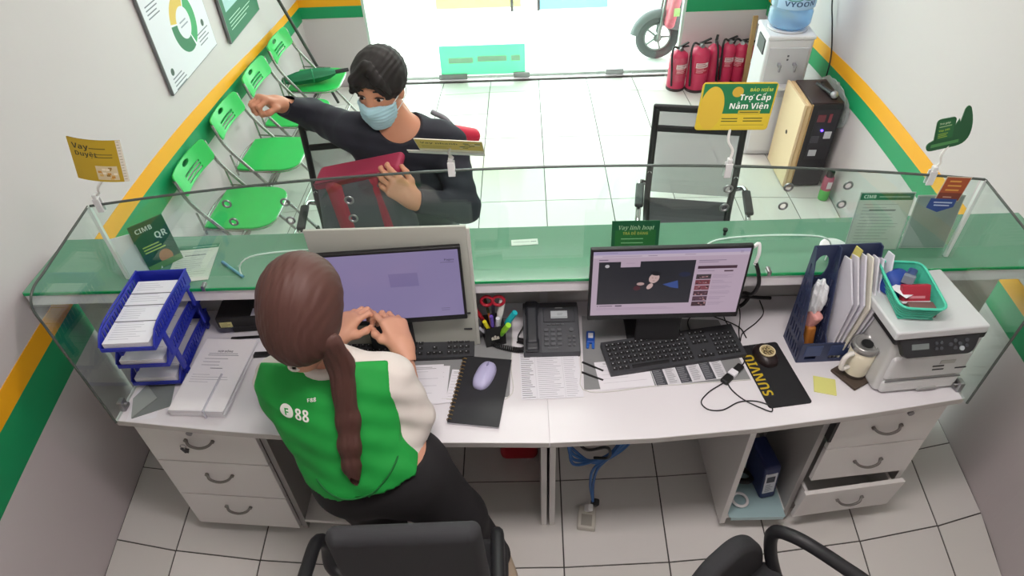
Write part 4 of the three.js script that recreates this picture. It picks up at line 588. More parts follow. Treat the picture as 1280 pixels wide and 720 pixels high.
// fire extinguishers
const exRed = mat(0xc42e56, 0.35);
function extinguisher(label, x, z, h, r, k = 0) {
  const t = thing('fire_extinguisher', label, 'fire extinguisher', [x, 0, z], k, 'red fire extinguishers by the door');
  part(t, 'cylinder', lathe([[0, 0.004], [r * 0.9, 0.004], [r, 0.02], [r, h * 0.74], [r * 0.9, h * 0.81], [r * 0.5, h * 0.87], [r * 0.28, h * 0.9], [0, h * 0.9]]), exRed); part(t, 'base_ring', lathe([[r * 0.9, 0], [r * 1.02, 0], [r * 1.02, 0.025], [r * 0.95, 0.025]]), mat(0x3a2a2c, 0.5));
  part(t, 'valve', T(cyl(r * 0.25, r * 0.28, h * 0.08, 14), 0, h * 0.93, 0), steel); part(t, 'lever', T(rb(r * 1.3, 0.012, 0.022, 0.004), r * 0.35, h * 0.985, 0, 0, 0, 0.35), black); part(t, 'carry_handle', T(rb(r * 1.25, 0.010, 0.022, 0.004), r * 0.4, h * 0.945, 0), black);
  part(t, 'gauge', T(cyl(0.018, 0.018, 0.012, 16), 0, h * 0.92, r * 0.32, Math.PI / 2), steel);
  part(t, 'hose', tube([[-r * 0.2, h * 0.93, 0], [-r * 0.8, h * 0.98, 0.01], [-r * 1.1, h * 0.86, 0.03], [-r * 1.05, h * 0.5, 0.05], [-r * 0.95, h * 0.15, 0.06]], 0.009, 40, 7), black);
  part(t, 'label', T(new THREE.CylinderGeometry(r * 1.006, r * 1.006, h * 0.24, 18, 1, true, -0.75, 1.5), 0, h * 0.52, 0), print(128, 96, (c) => { c.fillStyle = '#b3203c'; c.fillRect(0, 0, 128, 96); c.fillStyle = '#dfd0d0'; c.fillRect(8, 6, 112, 40); lines(c, 14, 12, 96, 3, 11, '#93303e', 5, 0.3); lines(c, 14, 56, 96, 3, 12, '#e2b9bf', 4, 0.4); }, { side: THREE.DoubleSide }));
  return t;
}
extinguisher('tall red fire extinguisher nearest the door jamb, wrapped in clear film', 1.235, -4.17, 0.38, 0.078, 0.3);
extinguisher('thickest red fire extinguisher, second from the door, with a white label', 1.40, -4.14, 0.42, 0.086, 0.2);
extinguisher('slim red fire extinguisher, third from the door', 1.545, -4.23, 0.40, 0.062, 1.2);
extinguisher('red fire extinguisher, fourth from the door, between slim ones', 1.665, -4.24, 0.40, 0.062, 0.1);
extinguisher('red fire extinguisher behind the wooden stick', 1.785, -4.26, 0.38, 0.066, -0.5);
extinguisher('red fire extinguisher next to the water dispenser', 1.90, -4.22, 0.38, 0.064, -0.2);
{ const t = thing('plastic_film', 'clear plastic film wrapped round the tall extinguisher by the door', 'film', [1.235, 0.20, -4.17]); const g = new THREE.CylinderGeometry(0.092, 0.10, 0.20, 24, 8, true), a = g.attributes.position; for (let i = 0; i < a.count; i++) { const th = Math.atan2(a.getZ(i), a.getX(i)), k = 1 + 0.05 * Math.sin(th * 7 + a.getY(i) * 40); a.setX(i, a.getX(i) * k); a.setZ(i, a.getZ(i) * k); } g.computeVertexNormals(); part(t, 'wrap', g, mat(0xffffff, 0.12, { transmission: 1, thickness: 0, side: THREE.DoubleSide })); }
{ const t = thing('wooden_stick', 'pale wooden stick standing among the fire extinguishers', 'stick', [1.815, 0, -4.15]); part(t, 'shaft', T(rb(0.04, 0.60, 0.022, 0.004), 0, 0.302, 0, -0.04, 0, 0.02), mat(0xa8875c, 0.7)); }
{ const t = thing('cardboard_box', 'low red carton behind the yellow and green clip sign', 'box', [1.76, 0, -4.02], 0.03); part(t, 'carton', T(rb(0.34, 0.045, 0.12, 0.006), 0, 0.0235, 0), mat(0xa03346, 0.5)); }
// water dispenser
{ const t = thing('water_dispenser', 'white water dispenser standing by the right wall', 'water dispenser', [1.68, -0.0, -3.16], -0.06), w = mat(0xd4d4d8, 0.35);
  part(t, 'cabinet', T(rb(0.30, 0.86, 0.30, 0.02, 3), 0, 0.435, 0), w); part(t, 'door_panel', T(rb(0.26, 0.42, 0.012, 0.006), 0, 0.25, 0.15), mat(0xdfdfe3, 0.3)); part(t, 'front_panel', T(rb(0.26, 0.30, 0.012, 0.006), 0, 0.66, 0.15), mat(0xc4c5cb, 0.3));
  for (const x of [-0.05, 0.05]) part(t, 'tap', join([T(rb(0.022, 0.022, 0.05, 0.006), x, 0.70, 0.175), T(rb(0.014, 0.04, 0.014, 0.005), x, 0.68, 0.195)]), mat(0x8f9096, 0.4)); part(t, 'drip_tray', T(rb(0.18, 0.02, 0.07, 0.006), 0, 0.55, 0.18), mat(0xc9cace, 0.4));
  for (const y of [0.755, 0.73]) part(t, 'indicator', T(box(0.012, 0.012, 0.003), 0.0, y, 0.157), mat(0x5a5c66, 0.4));
  part(t, 'top_plate', T(rb(0.31, 0.03, 0.31, 0.012), 0, 0.872, 0), mat(0xe4e4e8, 0.3)); part(t, 'collar', lathe([[0.10, 0.885], [0.13, 0.885], [0.125, 0.90], [0.10, 0.90]]), w); part(t, 'side_grip', T(rb(0.012, 0.10, 0.16, 0.005), -0.152, 0.79, 0.02), mat(0x35363a, 0.5)); }
{ const t = thing('water_bottle', 'large pale blue water bottle upside down on the dispenser', 'bottle', [1.68, 0.838, -3.16]);
  part(t, 'bottle', lathe([[0, 0.01], [0.035, 0.01], [0.04, 0.04], [0.12, 0.075], [0.138, 0.10], [0.138, 0.17], [0.130, 0.18], [0.130, 0.195], [0.138, 0.205], [0.138, 0.29], [0.130, 0.30], [0.130, 0.312], [0.138, 0.322], [0.138, 0.40], [0.12, 0.43], [0, 0.432]], 36), mat(0xb2d6f2, 0.12, { transmission: 0.55, thickness: 0, ior: 1.33 }));
  part(t, 'label', T(new THREE.CylinderGeometry(0.1392, 0.1392, 0.085, 30, 1, true, -1.1, 2.2), 0, 0.248, 0), print(320, 128, (c) => { c.fillStyle = '#a9cdea'; c.fillRect(0, 0, 320, 128); txt(c, 'VYOON', 160, 74, 62, '#34527c', 'sans-serif', 'bold', 'center'); c.strokeStyle = '#2f8f7a'; c.lineWidth = 8; c.beginPath(); c.moveTo(70, 36); c.quadraticCurveTo(150, 60, 170, 14); c.quadraticCurveTo(190, 50, 260, 30); c.stroke(); }, { side: THREE.DoubleSide })); }
// karaoke speaker
{ const t = thing('karaoke_speaker', 'wooden sided black karaoke speaker on the floor by the right wall', 'speaker', [1.81, 0, -2.76], -0.02), wood = mat(0xd9b98c, 0.45);
  part(t, 'cabinet', T(rb(0.20, 0.60, 0.36, 0.008), 0.02, 0.312, 0), mat(0x26252a, 0.6)); part(t, 'wood_front', T(rb(0.035, 0.60, 0.37, 0.012), -0.095, 0.312, 0), wood); part(t, 'wood_strip', T(rb(0.018, 0.605, 0.374, 0.004), -0.122, 0.312, 0), mat(0xe6cda6, 0.45)); part(t, 'wood_strip', T(rb(0.008, 0.60, 0.366, 0.003), -0.074, 0.312, 0), mat(0xc59f6c, 0.5));
  part(t, 'grille_hole', T(cyl(0.014, 0.014, 0.004, 16), -0.1315, 0.34, 0.02, 0, 0, Math.PI / 2), mat(0x4a3c2c, 0.6));
  part(t, 'top_panel', T(rb(0.20, 0.012, 0.34, 0.004), 0.02, 0.615, 0), mat(0x3b2f33, 0.4)); part(t, 'carry_handle', T(rb(0.04, 0.022, 0.22, 0.009), 0.07, 0.632, 0.02, 0.05), black);
  part(t, 'control_plate', T(box(0.14, 0.36, 0.004), 0.035, 0.40, 0.181), mat(0x2f2d34, 0.5)); for (const [x, y, w, h, c] of [[0.0, 0.52, 0.05, 0.05, 0x7a3944], [0.055, 0.52, 0.02, 0.06, 0x8a3b46], [0.07, 0.40, 0.045, 0.05, 0xd0d0d4], [-0.005, 0.37, 0.05, 0.05, 0x4a4850], [0.005, 0.27, 0.05, 0.045, 0xb9bac0]]) part(t, 'control_field', T(rb(w, h, 0.006, 0.002), x, y, 0.184), mat(c, 0.5));
  part(t, 'power_light', T(sph(0.008, 12), 0.025, 0.435, 0.186), new THREE.MeshStandardMaterial({ color: 0x2211aa, emissive: 0x5a3cff, emissiveIntensity: 6 })); for (const z of [-0.15, 0.15]) for (const x of [-0.09, 0.09]) part(t, 'caster', T(cyl(0.014, 0.014, 0.02, 14), x, 0.0145, z, 0, 0, Math.PI / 2), steel); }
{ const t = thing('microphone', 'grey and black microphone lying on top of the speaker', 'microphone', [1.83, 0.646, -2.70], 0.25); part(t, 'handle', T(cyl(0.017, 0.012, 0.17, 14), 0, 0.017, 0.0, Math.PI / 2 ), mat(0x2b2b2e, 0.4)); part(t, 'head', T(sph(0.024, 16), 0, 0.022, 0.10), mat(0xa9a9ae, 0.35, { metalness: 0.6 })); }
{ const t = thing('spray_can', 'pink and green spray can with a black cap beside the speaker', 'spray can', [1.905, 0, -2.43]); part(t, 'can_base', lathe([[0, 0.002], [0.031, 0.002], [0.033, 0.012], [0.033, 0.08], [0, 0.08]]), mat(0x58b455, 0.4)); part(t, 'can_body', lathe([[0.0331, 0.08], [0.0331, 0.165], [0.028, 0.178], [0, 0.18]]), mat(0xb0506a, 0.4)); part(t, 'cap', lathe([[0, 0.178], [0.024, 0.178], [0.024, 0.215], [0.018, 0.222], [0, 0.222]]), black); part(t, 'print', T(box(0.03, 0.05, 0.002), 0, 0.125, 0.0325), mat(0xe3d6dc, 0.5)); }
{ const t = thing('clear_bag', 'crumpled clear plastic bag between the speaker and the right wall', 'bag', [1.955, 0.52, -2.80]); const g = new THREE.IcosahedronGeometry(1, 5), a = g.attributes.position; for (let i = 0; i < a.count; i++) { const p = V(a.getX(i), a.getY(i), a.getZ(i)), n = 1 + 0.10 * Math.sin(p.x * 9 + p.y * 11) * Math.cos(p.z * 13 - p.y * 7) + 0.05 * Math.sin(p.z * 27 + p.x * 19); a.setXYZ(i, p.x * n * 0.022, p.y * n * 0.13, p.z * n * 0.25); } g.computeVertexNormals(); part(t, 'film', g, mat(0xeef2f2, 0.25, { transmission: 0.7, thickness: 0 })); }
{ const t = thing('wall_cable', 'thin black power cord hanging down the right wall', 'cord', [0, 0, 0]); part(t, 'wire', tube([[1.965, 1.5, -3.3], [1.955, 1.05, -3.22], [1.96, 0.9, -3.12], [1.965, 0.72, -3.02], [1.95, 0.45, -2.98]], 0.005, 50), black); }
// signs clipped to the glass
function clipSign(name, label, cat, foot, topAt, build, tip) {
  const t = thing(name, label, cat, [0, 0, 0]); const [x, y, z] = foot, [a, b, c] = topAt;
  part(t, 'clip', join([T(rb(0.022, 0.05, 0.006, 0.002), x, y + 0.002, z + 0.007), T(rb(0.022, 0.05, 0.006, 0.002), x, y + 0.002, z - 0.007), T(rb(0.014, 0.02, 0.018, 0.003), x, y + 0.032, z)]), mat(0xdadcdc, 0.3));
  part(t, 'stem', tube([[x, y + 0.035, z], [x + (a - x) * 0.2 + 0.006, y + (b - y) * 0.5, z], [x + (a - x) * 0.6 - 0.006, y + (b - y) * 0.75, z + (c - z) * 0.6], [a, b + 0.005, c - 0.004]], 0.004, 30), mat(0xe6e6e2, 0.4));
  const s = new THREE.Group(); s.name = 'sign_panel'; t.add(s); s.position.set(a, b, c); build(s, (n, g, m) => { const o = mesh(g, m); o.name = n; s.add(o); return o; }); return t;
}
const GZ = -0.494;
clipSign('clip_sign', 'green and yellow clip sign about hospital cover on the glass', 'sign', [0.523, 1.478, GZ], [0.505, 1.615, GZ], (s, add) => {
  s.rotation.set(0, 0, -0.03); const m = print(512, 360, (x, w, h) => { x.fillStyle = '#1f7a4b'; x.fillRect(0, 0, w, h); x.fillStyle = '#d9c235'; x.fillRect(0, 232, w, 128); x.fillStyle = '#d8b93e'; x.beginPath(); x.ellipse(80, 190, 88, 170, 0, 0, 7); x.fill(); x.fillStyle = '#c9a93a'; x.beginPath(); x.arc(246, 62, 40, 0, 7); x.fill(); txt(x, 'BẢO HIỂM', 494, 46, 34, '#c9cf4a', 'sans-serif', 'bold', 'right'); txt(x, 'Trợ Cấp', 494, 104, 62, '#f4f6f0', 'sans-serif', 'bold', 'right'); txt(x, 'Nằm Viện', 494, 172, 62, '#f4f6f0', 'sans-serif', 'bold', 'right'); x.fillStyle = '#c5b030'; x.fillRect(280, 206, 160, 34); lines(x, 292, 218, 136, 1, 1, '#5a5a22', 7, 0); lines(x, 170, 268, 120, 2, 22, '#4f5420', 8, 0.2); lines(x, 330, 266, 150, 2, 22, '#4f5420', 8, 0.2); lines(x, 170, 322, 320, 1, 1, '#a4932c', 5, 0); });
  add('board', T(ext(roundRect(0.215, 0.148, 0.012), 0.003), 0, 0.076, -0.0035), mat(0xd8bf3a, 0.5)); add('print', T(plane(0.205, 0.142), 0, 0.076, 0.0006), m);
});
clipSign('clip_sign', 'yellow clip sign with dark lettering at the left end of the glass', 'sign', [-1.487, 1.418, GZ], [-1.43, 1.51, GZ + 0.01], (s, add) => {
  s.rotation.set(0, 0.12, -0.20); const m = print(300, 320, (x, w, h) => { x.fillStyle = '#bfa022'; x.fillRect(0, 0, w, h); txt(x, 'Vay', 22, 55, 56, '#3a3a1c'); txt(x, 'Duyệt', 26, 112, 46, '#3a3a1c'); lines(x, 120, 60, 90, 1, 1, '#6c5f1c', 8, 0); lines(x, 140, 104, 140, 2, 22, '#6c5f1c', 7, 0.3); x.fillStyle = '#d9c9a2'; x.fillRect(130, 195, 120, 110); for (let i = 0; i < 14; i++) { x.fillStyle = ['#c98f3c', '#f0e4cc', '#9a7a3a', '#d8b46a'][i % 4]; x.fillRect(136 + rnd() * 90, 202 + rnd() * 85, 20, 16); } x.fillStyle = '#e6e0d0'; x.fillRect(272, 0, 28, h); lines(x, 276, 10, 18, 14, 22, '#a49a78', 4, 0.3); });
  const g = new THREE.CylinderGeometry(0.22, 0.22, 0.145, 14, 1, true, -0.34, 0.68); g.translate(0, 0, -0.22); const gb = new THREE.CylinderGeometry(0.2175, 0.2175, 0.145, 14, 1, true, -0.34, 0.68); gb.translate(0, 0, -0.22);
  add('print', T(g, 0.0, 0.074, 0), m); add('board', T(gb, 0, 0.074, 0), mat(0xb59a28, 0.6, { side: THREE.DoubleSide }));
});
clipSign('clip_sign', 'dark green clip sign cut like a thumbs-up hand on the right', 'sign', [1.166, 1.428, GZ], [1.178, 1.535, GZ], (s, add) => {
  s.rotation.z = 0.24; s.scale.setScalar(0.86); const o = new THREE.Shape(); o.moveTo(-0.072, 0.01); o.quadraticCurveTo(-0.08, 0.03, -0.06, 0.038); o.lineTo(-0.052, 0.042); o.lineTo(-0.05, 0.11); o.quadraticCurveTo(-0.048, 0.122, -0.036, 0.122); o.lineTo(0.002, 0.12); o.quadraticCurveTo(0.012, 0.118, 0.011, 0.105); o.lineTo(0.010, 0.085); o.lineTo(0.022, 0.108); o.lineTo(0.026, 0.09); o.lineTo(0.034, 0.14); o.quadraticCurveTo(0.042, 0.16, 0.052, 0.145); o.quadraticCurveTo(0.07, 0.09, 0.066, 0.05); o.quadraticCurveTo(0.062, 0.0, 0.02, 0.0); o.lineTo(-0.05, 0.0); o.quadraticCurveTo(-0.07, 0.0, -0.072, 0.01);
  add('board', T(ext(o, 0.003, 0.0006), 0, 0, -0.004), mat(0x1f5a35, 0.5)); add('print', T(plane(0.052, 0.075), -0.019, 0.078, 0.0003), print(128, 180, (x, w, h) => { x.fillStyle = '#27693c'; x.fillRect(0, 0, w, h); txt(x, 'Trả góp', 8, 26, 24, '#c3d3b4'); lines(x, 8, 52, 100, 1, 1, '#9fb98c', 8, 0); txt(x, 'Vay 24h', 8, 92, 24, '#a7c23c'); lines(x, 8, 122, 90, 3, 16, '#8fb13c', 7, 0.3); })); add('lower_print', T(box(0.09, 0.012, 0.001), -0.015, 0.02, 0.0), mat(0x4d8f52, 0.5));
});
clipSign('clip_sign', 'pale yellow clip sign lying nearly flat in the middle of the glass', 'sign', [-0.336, 1.513, GZ], [-0.33, 1.59, GZ + 0.01], (s, add) => {
  s.rotation.set(0.78, -0.08, 0.0); const m = print(320, 200, (x, w, h) => { x.fillStyle = '#e0cf6a'; x.fillRect(0, 0, w, h); x.fillStyle = '#f0eed6'; x.fillRect(0, 150, w, 50); txt(x, 'Vay nhanh', 20, 50, 36, '#6a6a2a'); lines(x, 20, 90, 150, 3, 18, '#a49a3c', 6, 0.3); for (let i = 0; i < 12; i++) { x.fillStyle = ['#5e6d3c', '#e9e4c4', '#91913c'][i % 3]; x.fillRect(200 + rnd() * 90, 20 + rnd() * 110, 26, 12); } });
  add('board', T(rb(0.20, 0.13, 0.003, 0.0014), 0, 0.02, -0.002), mat(0xe9e6d2, 0.6)); add('print', T(plane(0.196, 0.126), 0, 0.02, 0.0), m);
  const w = mesh(T(rb(0.24, 0.03, 0.002, 0.0009), -0.02, -0.05, 0.001), mat(0xe8e8e2, 0.5)); w.name = 'white_strip'; s.add(w);
});
{ const t = thing('door_badge', 'orange and blue sticker on the right end of the glass screen', 'sticker', [1.243, 1.352, GZ + 0.006], 0); t.rotation.z = -0.08;
  part(t, 'orange_panel', T(plane(0.075, 0.085), 0.004, 0.035, 0.0006), print(160, 180, (x, w, h) => { x.fillStyle = '#a8532f'; x.fillRect(0, 0, w, h); lines(x, 30, 24, 110, 4, 34, '#d9a24c', 12, 0.4); x.fillStyle = '#7a3b2c'; x.fillRect(0, 120, w, 60); lines(x, 40, 150, 60, 1, 1, '#caa08c', 8, 0); })); 
  part(t, 'blue_panel', T(ext(poly([[-0.045, 0.0], [0.04, 0.0], [0.042, -0.03], [-0.002, -0.052], [-0.045, -0.036]]), 0.001), -0.004, -0.002, 0.0), mat(0x2a4a8c, 0.5)); part(t, 'blue_lines', join([T(box(0.06, 0.004, 0.001), -0.004, -0.016, 0.0015), T(box(0.05, 0.004, 0.001), -0.004, -0.027, 0.0015)]), mat(0xb9c8e0, 0.5)); part(t, 'backing', T(box(0.08, 0.09, 0.0012), 0.004, 0.035, -0.0004), mat(0xc9b9a4, 0.6)); }
// things on the ledge
const cimb = (hd) => print(256, 300, (x, w, h) => { x.fillStyle = '#cfd2c8'; x.fillRect(0, 0, w, h); x.fillStyle = '#2f7a58'; x.fillRect(0, 0, w, 34); txt(x, hd, 14, 17, 24, '#e8efe6'); lines(x, 90, 15, 150, 1, 1, '#a9cbb6', 5, 0); lines(x, 60, 84, 130, 1, 1, '#6a6f69', 6, 0); lines(x, 24, 56, 200, 14, 17, '#a2a79e', 3, 0.5); });
function flyerStand(label, p, turn, lean, w, h, m) { const t = thing('flyer_stand', label, 'flyer', p, turn); const s = new THREE.Group(); s.name = 'holder'; t.add(s); s.rotation.x = lean; const add = (n, g, mm) => { const o = mesh(g, mm); o.name = n; s.add(o); }; add('board', T(rb(w, h, 0.004, 0.0015), 0, h / 2, -0.003), mat(0xbfc4bf, 0.4)); add('flyer', T(plane(w - 0.008, h - 0.008), 0, h / 2, -0.0004), m); part(t, 'strut', T(box(w * 0.5, h * 0.5, 0.003), 0, h * 0.24, -0.058, 0.25), mat(0xc9cecb, 0.3)); return t; }
flyerStand('white flyer with a green header standing behind the file box', [1.105, LEDGE, -0.545], -0.05, -0.12, 0.18, 0.225, cimb('CIMB'));
flyerStand('plain grey back of a flyer holder right of the green headed flyer', [1.285, LEDGE, -0.545], -0.04, -0.10, 0.155, 0.21, mat(0x9aa3a0, 0.3));
{ const t = thing('tent_card', 'dark green card with an orange picture leaning on the ledge at left', 'card', [-1.425, LEDGE, -0.575], 0.75); const m = print(200, 300, (x, w, h) => { x.fillStyle = '#1f5a3c'; x.fillRect(0, 0, w, h); x.save(); txt(x, 'CIMB', 20, 40, 40, '#dfe9e0'); txt(x, 'QR', 110, 100, 54, '#dfe9e0'); lines(x, 20, 140, 130, 3, 18, '#b4cf6a', 8, 0.3); x.restore(); x.fillStyle = '#b07a4a'; x.beginPath(); x.ellipse(120, 240, 40, 44, 0, 0, 7); x.fill(); x.fillStyle = '#5d8f4c'; x.fillRect(0, 262, w, 38); });
  part(t, 'board', T(rb(0.12, 0.19, 0.004, 0.0015), 0, 0.094, 0, -0.12), mat(0x2c6a4c, 0.5)); part(t, 'print', T(plane(0.116, 0.186), 0, 0.094, 0.0025, -0.12), m); part(t, 'rear_leg', T(rb(0.12, 0.19, 0.003, 0.001), 0, 0.094, -0.035, 0.22), mat(0x2c6a4c, 0.5)); }
{ const t = thing('folded_card', 'blank white folded card on the ledge beside the green card', 'card', [-1.50, LEDGE, -0.565], 0.45); part(t, 'front_leaf', T(rb(0.12, 0.15, 0.003, 0.001), 0, 0.072, 0.02, -0.3), paper); part(t, 'rear_leaf', T(rb(0.12, 0.15, 0.003, 0.001), 0, 0.072, -0.025, 0.3), paper); part(t, 'fold_line', T(box(0.003, 0.13, 0.001), 0.02, 0.072, 0.0225, -0.3), darkGrey); }
one('flyer', 'white printed leaflet lying flat on the ledge at left', 'flyer', T(box(0.15, 0.002, 0.21), 0, 0.0012, 0), cimb(''), [-1.325, LEDGE, -0.575], 0.12);
{ const t = thing('pen', 'pale blue pen lying on the green ledge near the opening', 'pen', [-1.155, LEDGE + 0.006, -0.52], -0.7); part(t, 'barrel', T(cyl(0.005, 0.005, 0.11, 10), 0, 0, 0, 0, 0, Math.PI / 2), mat(0x6fa8c0, 0.4)); part(t, 'cap', T(cyl(0.0058, 0.0058, 0.035, 10), -0.06, 0, 0, 0, 0, Math.PI / 2), mat(0x5a8fb0, 0.4)); }
{ const t = thing('counter_card', 'green card reading of easy repayment standing on the ledge mid-right', 'card', [0.278, LEDGE, -0.585], -0.02);
  const m = print(300, 210, (x, w, h) => { const g = ['#1d5c3c', '#2d7038']; x.fillStyle = g[0]; x.fillRect(0, 0, w, h); x.fillStyle = g[1]; x.fillRect(20, 60, w - 40, h - 60); txt(x, 'Vay linh hoạt', 150, 44, 36, '#e6eccf', 'serif', 'italic', 'center'); txt(x, 'TRẢ DỄ DÀNG', 150, 82, 25, '#c9b75a', 'sans-serif', 'bold', 'center'); for (const y of [116, 144, 172]) lines(x, 60, y, 180, 1, 1, '#9dc59a', 6, 0.3); });
  part(t, 'board', T(rb(0.168, 0.12, 0.003, 0.001), 0, 0.058, 0, -0.25), mat(0x2c6a44, 0.5)); part(t, 'print', T(plane(0.166, 0.118), 0, 0.058, 0.0019, -0.25), m); part(t, 'foot', T(rb(0.10, 0.004, 0.05, 0.001), 0, 0.002, -0.02), mat(0xc9d6cf, 0.3)); }
one('name_card', 'small white card lying on the green ledge between the monitors', 'card', [T(box(0.098, 0.0016, 0.034), 0, 0.001, 0)][0], print(192, 64, (x, w, h) => { x.fillStyle = '#d9e0d8'; x.fillRect(0, 0, w, h); lines(x, 14, 26, 120, 1, 1, '#7e9488', 5, 0); lines(x, 140, 26, 40, 1, 1, '#55685e', 6, 0); }), [-0.115, LEDGE, -0.642], 0.05);
{ const t = thing('ledge_bolt', 'small dark bolt standing in the green ledge right of the green card', 'bolt', [0.62, LEDGE, -0.655]); part(t, 'shaft', T(cyl(0.005, 0.005, 0.02, 12), 0, 0.01, 0), darkGrey); part(t, 'head', T(cyl(0.009, 0.009, 0.008, 12), 0, 0.022, 0), black); }
// motorbike outside the door
{ const t = thing('motorbike', 'red and grey scooter parked outside the glass door', 'motorbike', [1.17, -0.012, -4.84], 0), tyre = mat(0x4a4a4e, 0.8), red = mat(0xd46678, 0.35), gr = mat(0x6c6c72, 0.5); t.scale.setScalar(0.86);
  for (const x of [0, 1.2]) { const w = new THREE.Group(); w.name = 'wheel'; t.add(w); w.position.set(x, 0.235, 0); const a = (n, g, m) => { const o = mesh(g, m); o.name = n; w.add(o); }; a('tyre', new THREE.TorusGeometry(0.19, 0.045, 12, 36), tyre); a('rim', new THREE.TorusGeometry(0.14, 0.012, 8, 30), steel); a('hub', T(cyl(0.045, 0.045, 0.07, 16), 0, 0, 0, Math.PI / 2), steel); for (let k = 0; k < 5; k++) { const an = k * Math.PI * 0.4; a('spoke', bar([0, 0, 0], [0.14 * Math.cos(an), 0.14 * Math.sin(an), 0], 0.012), steel); } }
  part(t, 'front_fender', T(new THREE.TorusGeometry(0.25, 0.05, 10, 24, 2.4), 0, 0.235, 0, 0, 0, 0.6), gr); part(t, 'inner_guard', T(rb(0.22, 0.34, 0.26, 0.06, 3), 0.20, 0.50, 0, 0, 0, -0.2), gr); for (const z of [-0.065, 0.065]) part(t, 'fork', bar([0, 0.235, z], [0.06, 0.85, z * 0.8], 0.018), steel);
  part(t, 'front_shield', T(rb(0.10, 0.55, 0.34, 0.045, 3), 0.13, 0.64, 0, 0, 0, -0.16), red); part(t, 'headlamp_cowl', T(rb(0.20, 0.16, 0.24, 0.06, 3), 0.03, 0.93, 0), red); part(t, 'headlamp', T(sph(0.07, 16), -0.06, 0.93, 0), mat(0xe2e6e8, 0.15));
  part(t, 'handlebar', tube([[0.12, 1.0, -0.34], [0.06, 1.03, -0.2], [0.05, 1.02, 0], [0.0, 1.02, 0.2], [-0.04, 0.98, 0.34]], 0.016), black); for (const s of [-1, 1]) { part(t, 'mirror_arm', bar([0.04, 1.03, s * 0.2], [0.0, 1.2, s * 0.28], 0.007), black); part(t, 'mirror', T(cyl(0.05, 0.05, 0.015, 18), 0.0, 1.22, s * 0.28, 0, 0, Math.PI / 2), black); }
  part(t, 'floor_board', T(rb(0.42, 0.08, 0.28, 0.03), 0.46, 0.32, 0), gr); part(t, 'body', T(rb(0.62, 0.34, 0.28, 0.09, 3), 0.98, 0.52, 0, 0, 0, 0.12), red); part(t, 'seat', T(rb(0.62, 0.10, 0.26, 0.045, 3), 0.95, 0.74, 0, 0, 0, 0.06), black); part(t, 'side_sticker', T(box(0.06, 0.08, 0.004), 0.14, 0.55, 0.176), mat(0xb9d48a, 0.6)); }
// --- under the desks
const netBlue = mat(0x2c5f9c, 0.5);
{ const t = thing('network_cables', 'bundle of blue network cables hanging under the right desk', 'cable', [0, 0, 0]);
  for (let k = 0; k < 4; k++) part(t, 'cable', tube([[-0.0 + k * 0.012, 0.56 - k * 0.01, -0.19], [0.05, 0.455 - k * 0.018, -0.18 + k * 0.01], [0.135 + k * 0.01, 0.375 + k * 0.012, -0.17], [0.20, 0.40 + k * 0.012, -0.18], [0.265 - k * 0.01, 0.48 + k * 0.006, -0.19], [0.28, 0.56 - k * 0.012, -0.20]], 0.006, 50), netBlue);
  for (const k of [0, 1]) part(t, 'drop_cable', tube([[0.26 - k * 0.02, 0.52, -0.18], [0.20, 0.43, -0.17], [0.15 - k * 0.016, 0.34, -0.17], [0.137 - k * 0.012, 0.22, -0.175], [0.142, 0.075, -0.18]], 0.006, 50), netBlue);
  part(t, 'black_cable', tube([[0.03, 0.58, -0.2], [0.09, 0.50, -0.15], [0.17, 0.52, -0.14], [0.18, 0.44, -0.15], [0.13, 0.41, -0.17]], 0.006, 40), black); part(t, 'switch_box', T(rb(0.13, 0.03, 0.09, 0.006), 0.03, 0.585, -0.22), black); part(t, 'hanger', T(rb(0.03, 0.17, 0.01, 0.003), 0.10, 0.675, -0.26), black); }
{ const t = thing('power_socket', 'white floor socket with a black plug under the right desk', 'socket', [0.115, 0, -0.135], -0.15); part(t, 'plate', T(rb(0.075, 0.03, 0.10, 0.006), 0, 0.0155, 0), mat(0xc9c6bc, 0.5)); part(t, 'outlet', T(box(0.045, 0.002, 0.05), 0, 0.0312, 0.015), mat(0xa09d94, 0.6)); part(t, 'white_plug', T(rb(0.022, 0.05, 0.03, 0.006), 0.005, 0.05, -0.03, 0.4, 0, -0.4), white); part(t, 'black_plug', T(rb(0.03, 0.04, 0.03, 0.008), 0.03, 0.055, -0.055, 0.3, 0, -0.3), black); }
{ const t = thing('fuel_can', 'red plastic can standing under the left desk by the middle leg', 'can', [-0.165, 0, -0.50]); part(t, 'body', T(rb(0.17, 0.22, 0.14, 0.03, 3), 0, 0.112, 0), mat(0xb32230, 0.4)); part(t, 'cap', T(cyl(0.02, 0.02, 0.03, 14), 0.05, 0.235, 0), mat(0x8a1a26, 0.4)); }
{ const t = thing('tissue_pack', 'navy and white packet standing in the open shelf of the right desk', 'packet', [0.845, 0.103, -0.235], 0.15); t.rotation.z = 0.10; part(t, 'body', T(rb(0.065, 0.23, 0.15, 0.012), 0, 0.117, 0), mat(0x23305e, 0.5)); part(t, 'label', T(box(0.048, 0.14, 0.002), -0.004, 0.12, 0.0755), print(96, 200, (x, w, h) => { x.fillStyle = '#cfd3da'; x.fillRect(0, 0, w, h); x.fillStyle = '#3a3f4a'; x.fillRect(14, 30, 68, 60); lines(x, 14, 110, 66, 6, 14, '#6c7484', 5, 0.4); })); }
{ const t = thing('plastic_sheet', 'pale teal plastic sheet lining the open shelf of the right desk', 'sheet', [0.795, 0.0985, -0.26]); part(t, 'sheet', T(box(0.225, 0.004, 0.36), 0, 0.0022, 0), mat(0x9fbcc0, 0.4)); part(t, 'hanging_edge', T(box(0.21, 0.02, 0.003), 0, -0.004, 0.182), mat(0xa9c4c6, 0.4)); }
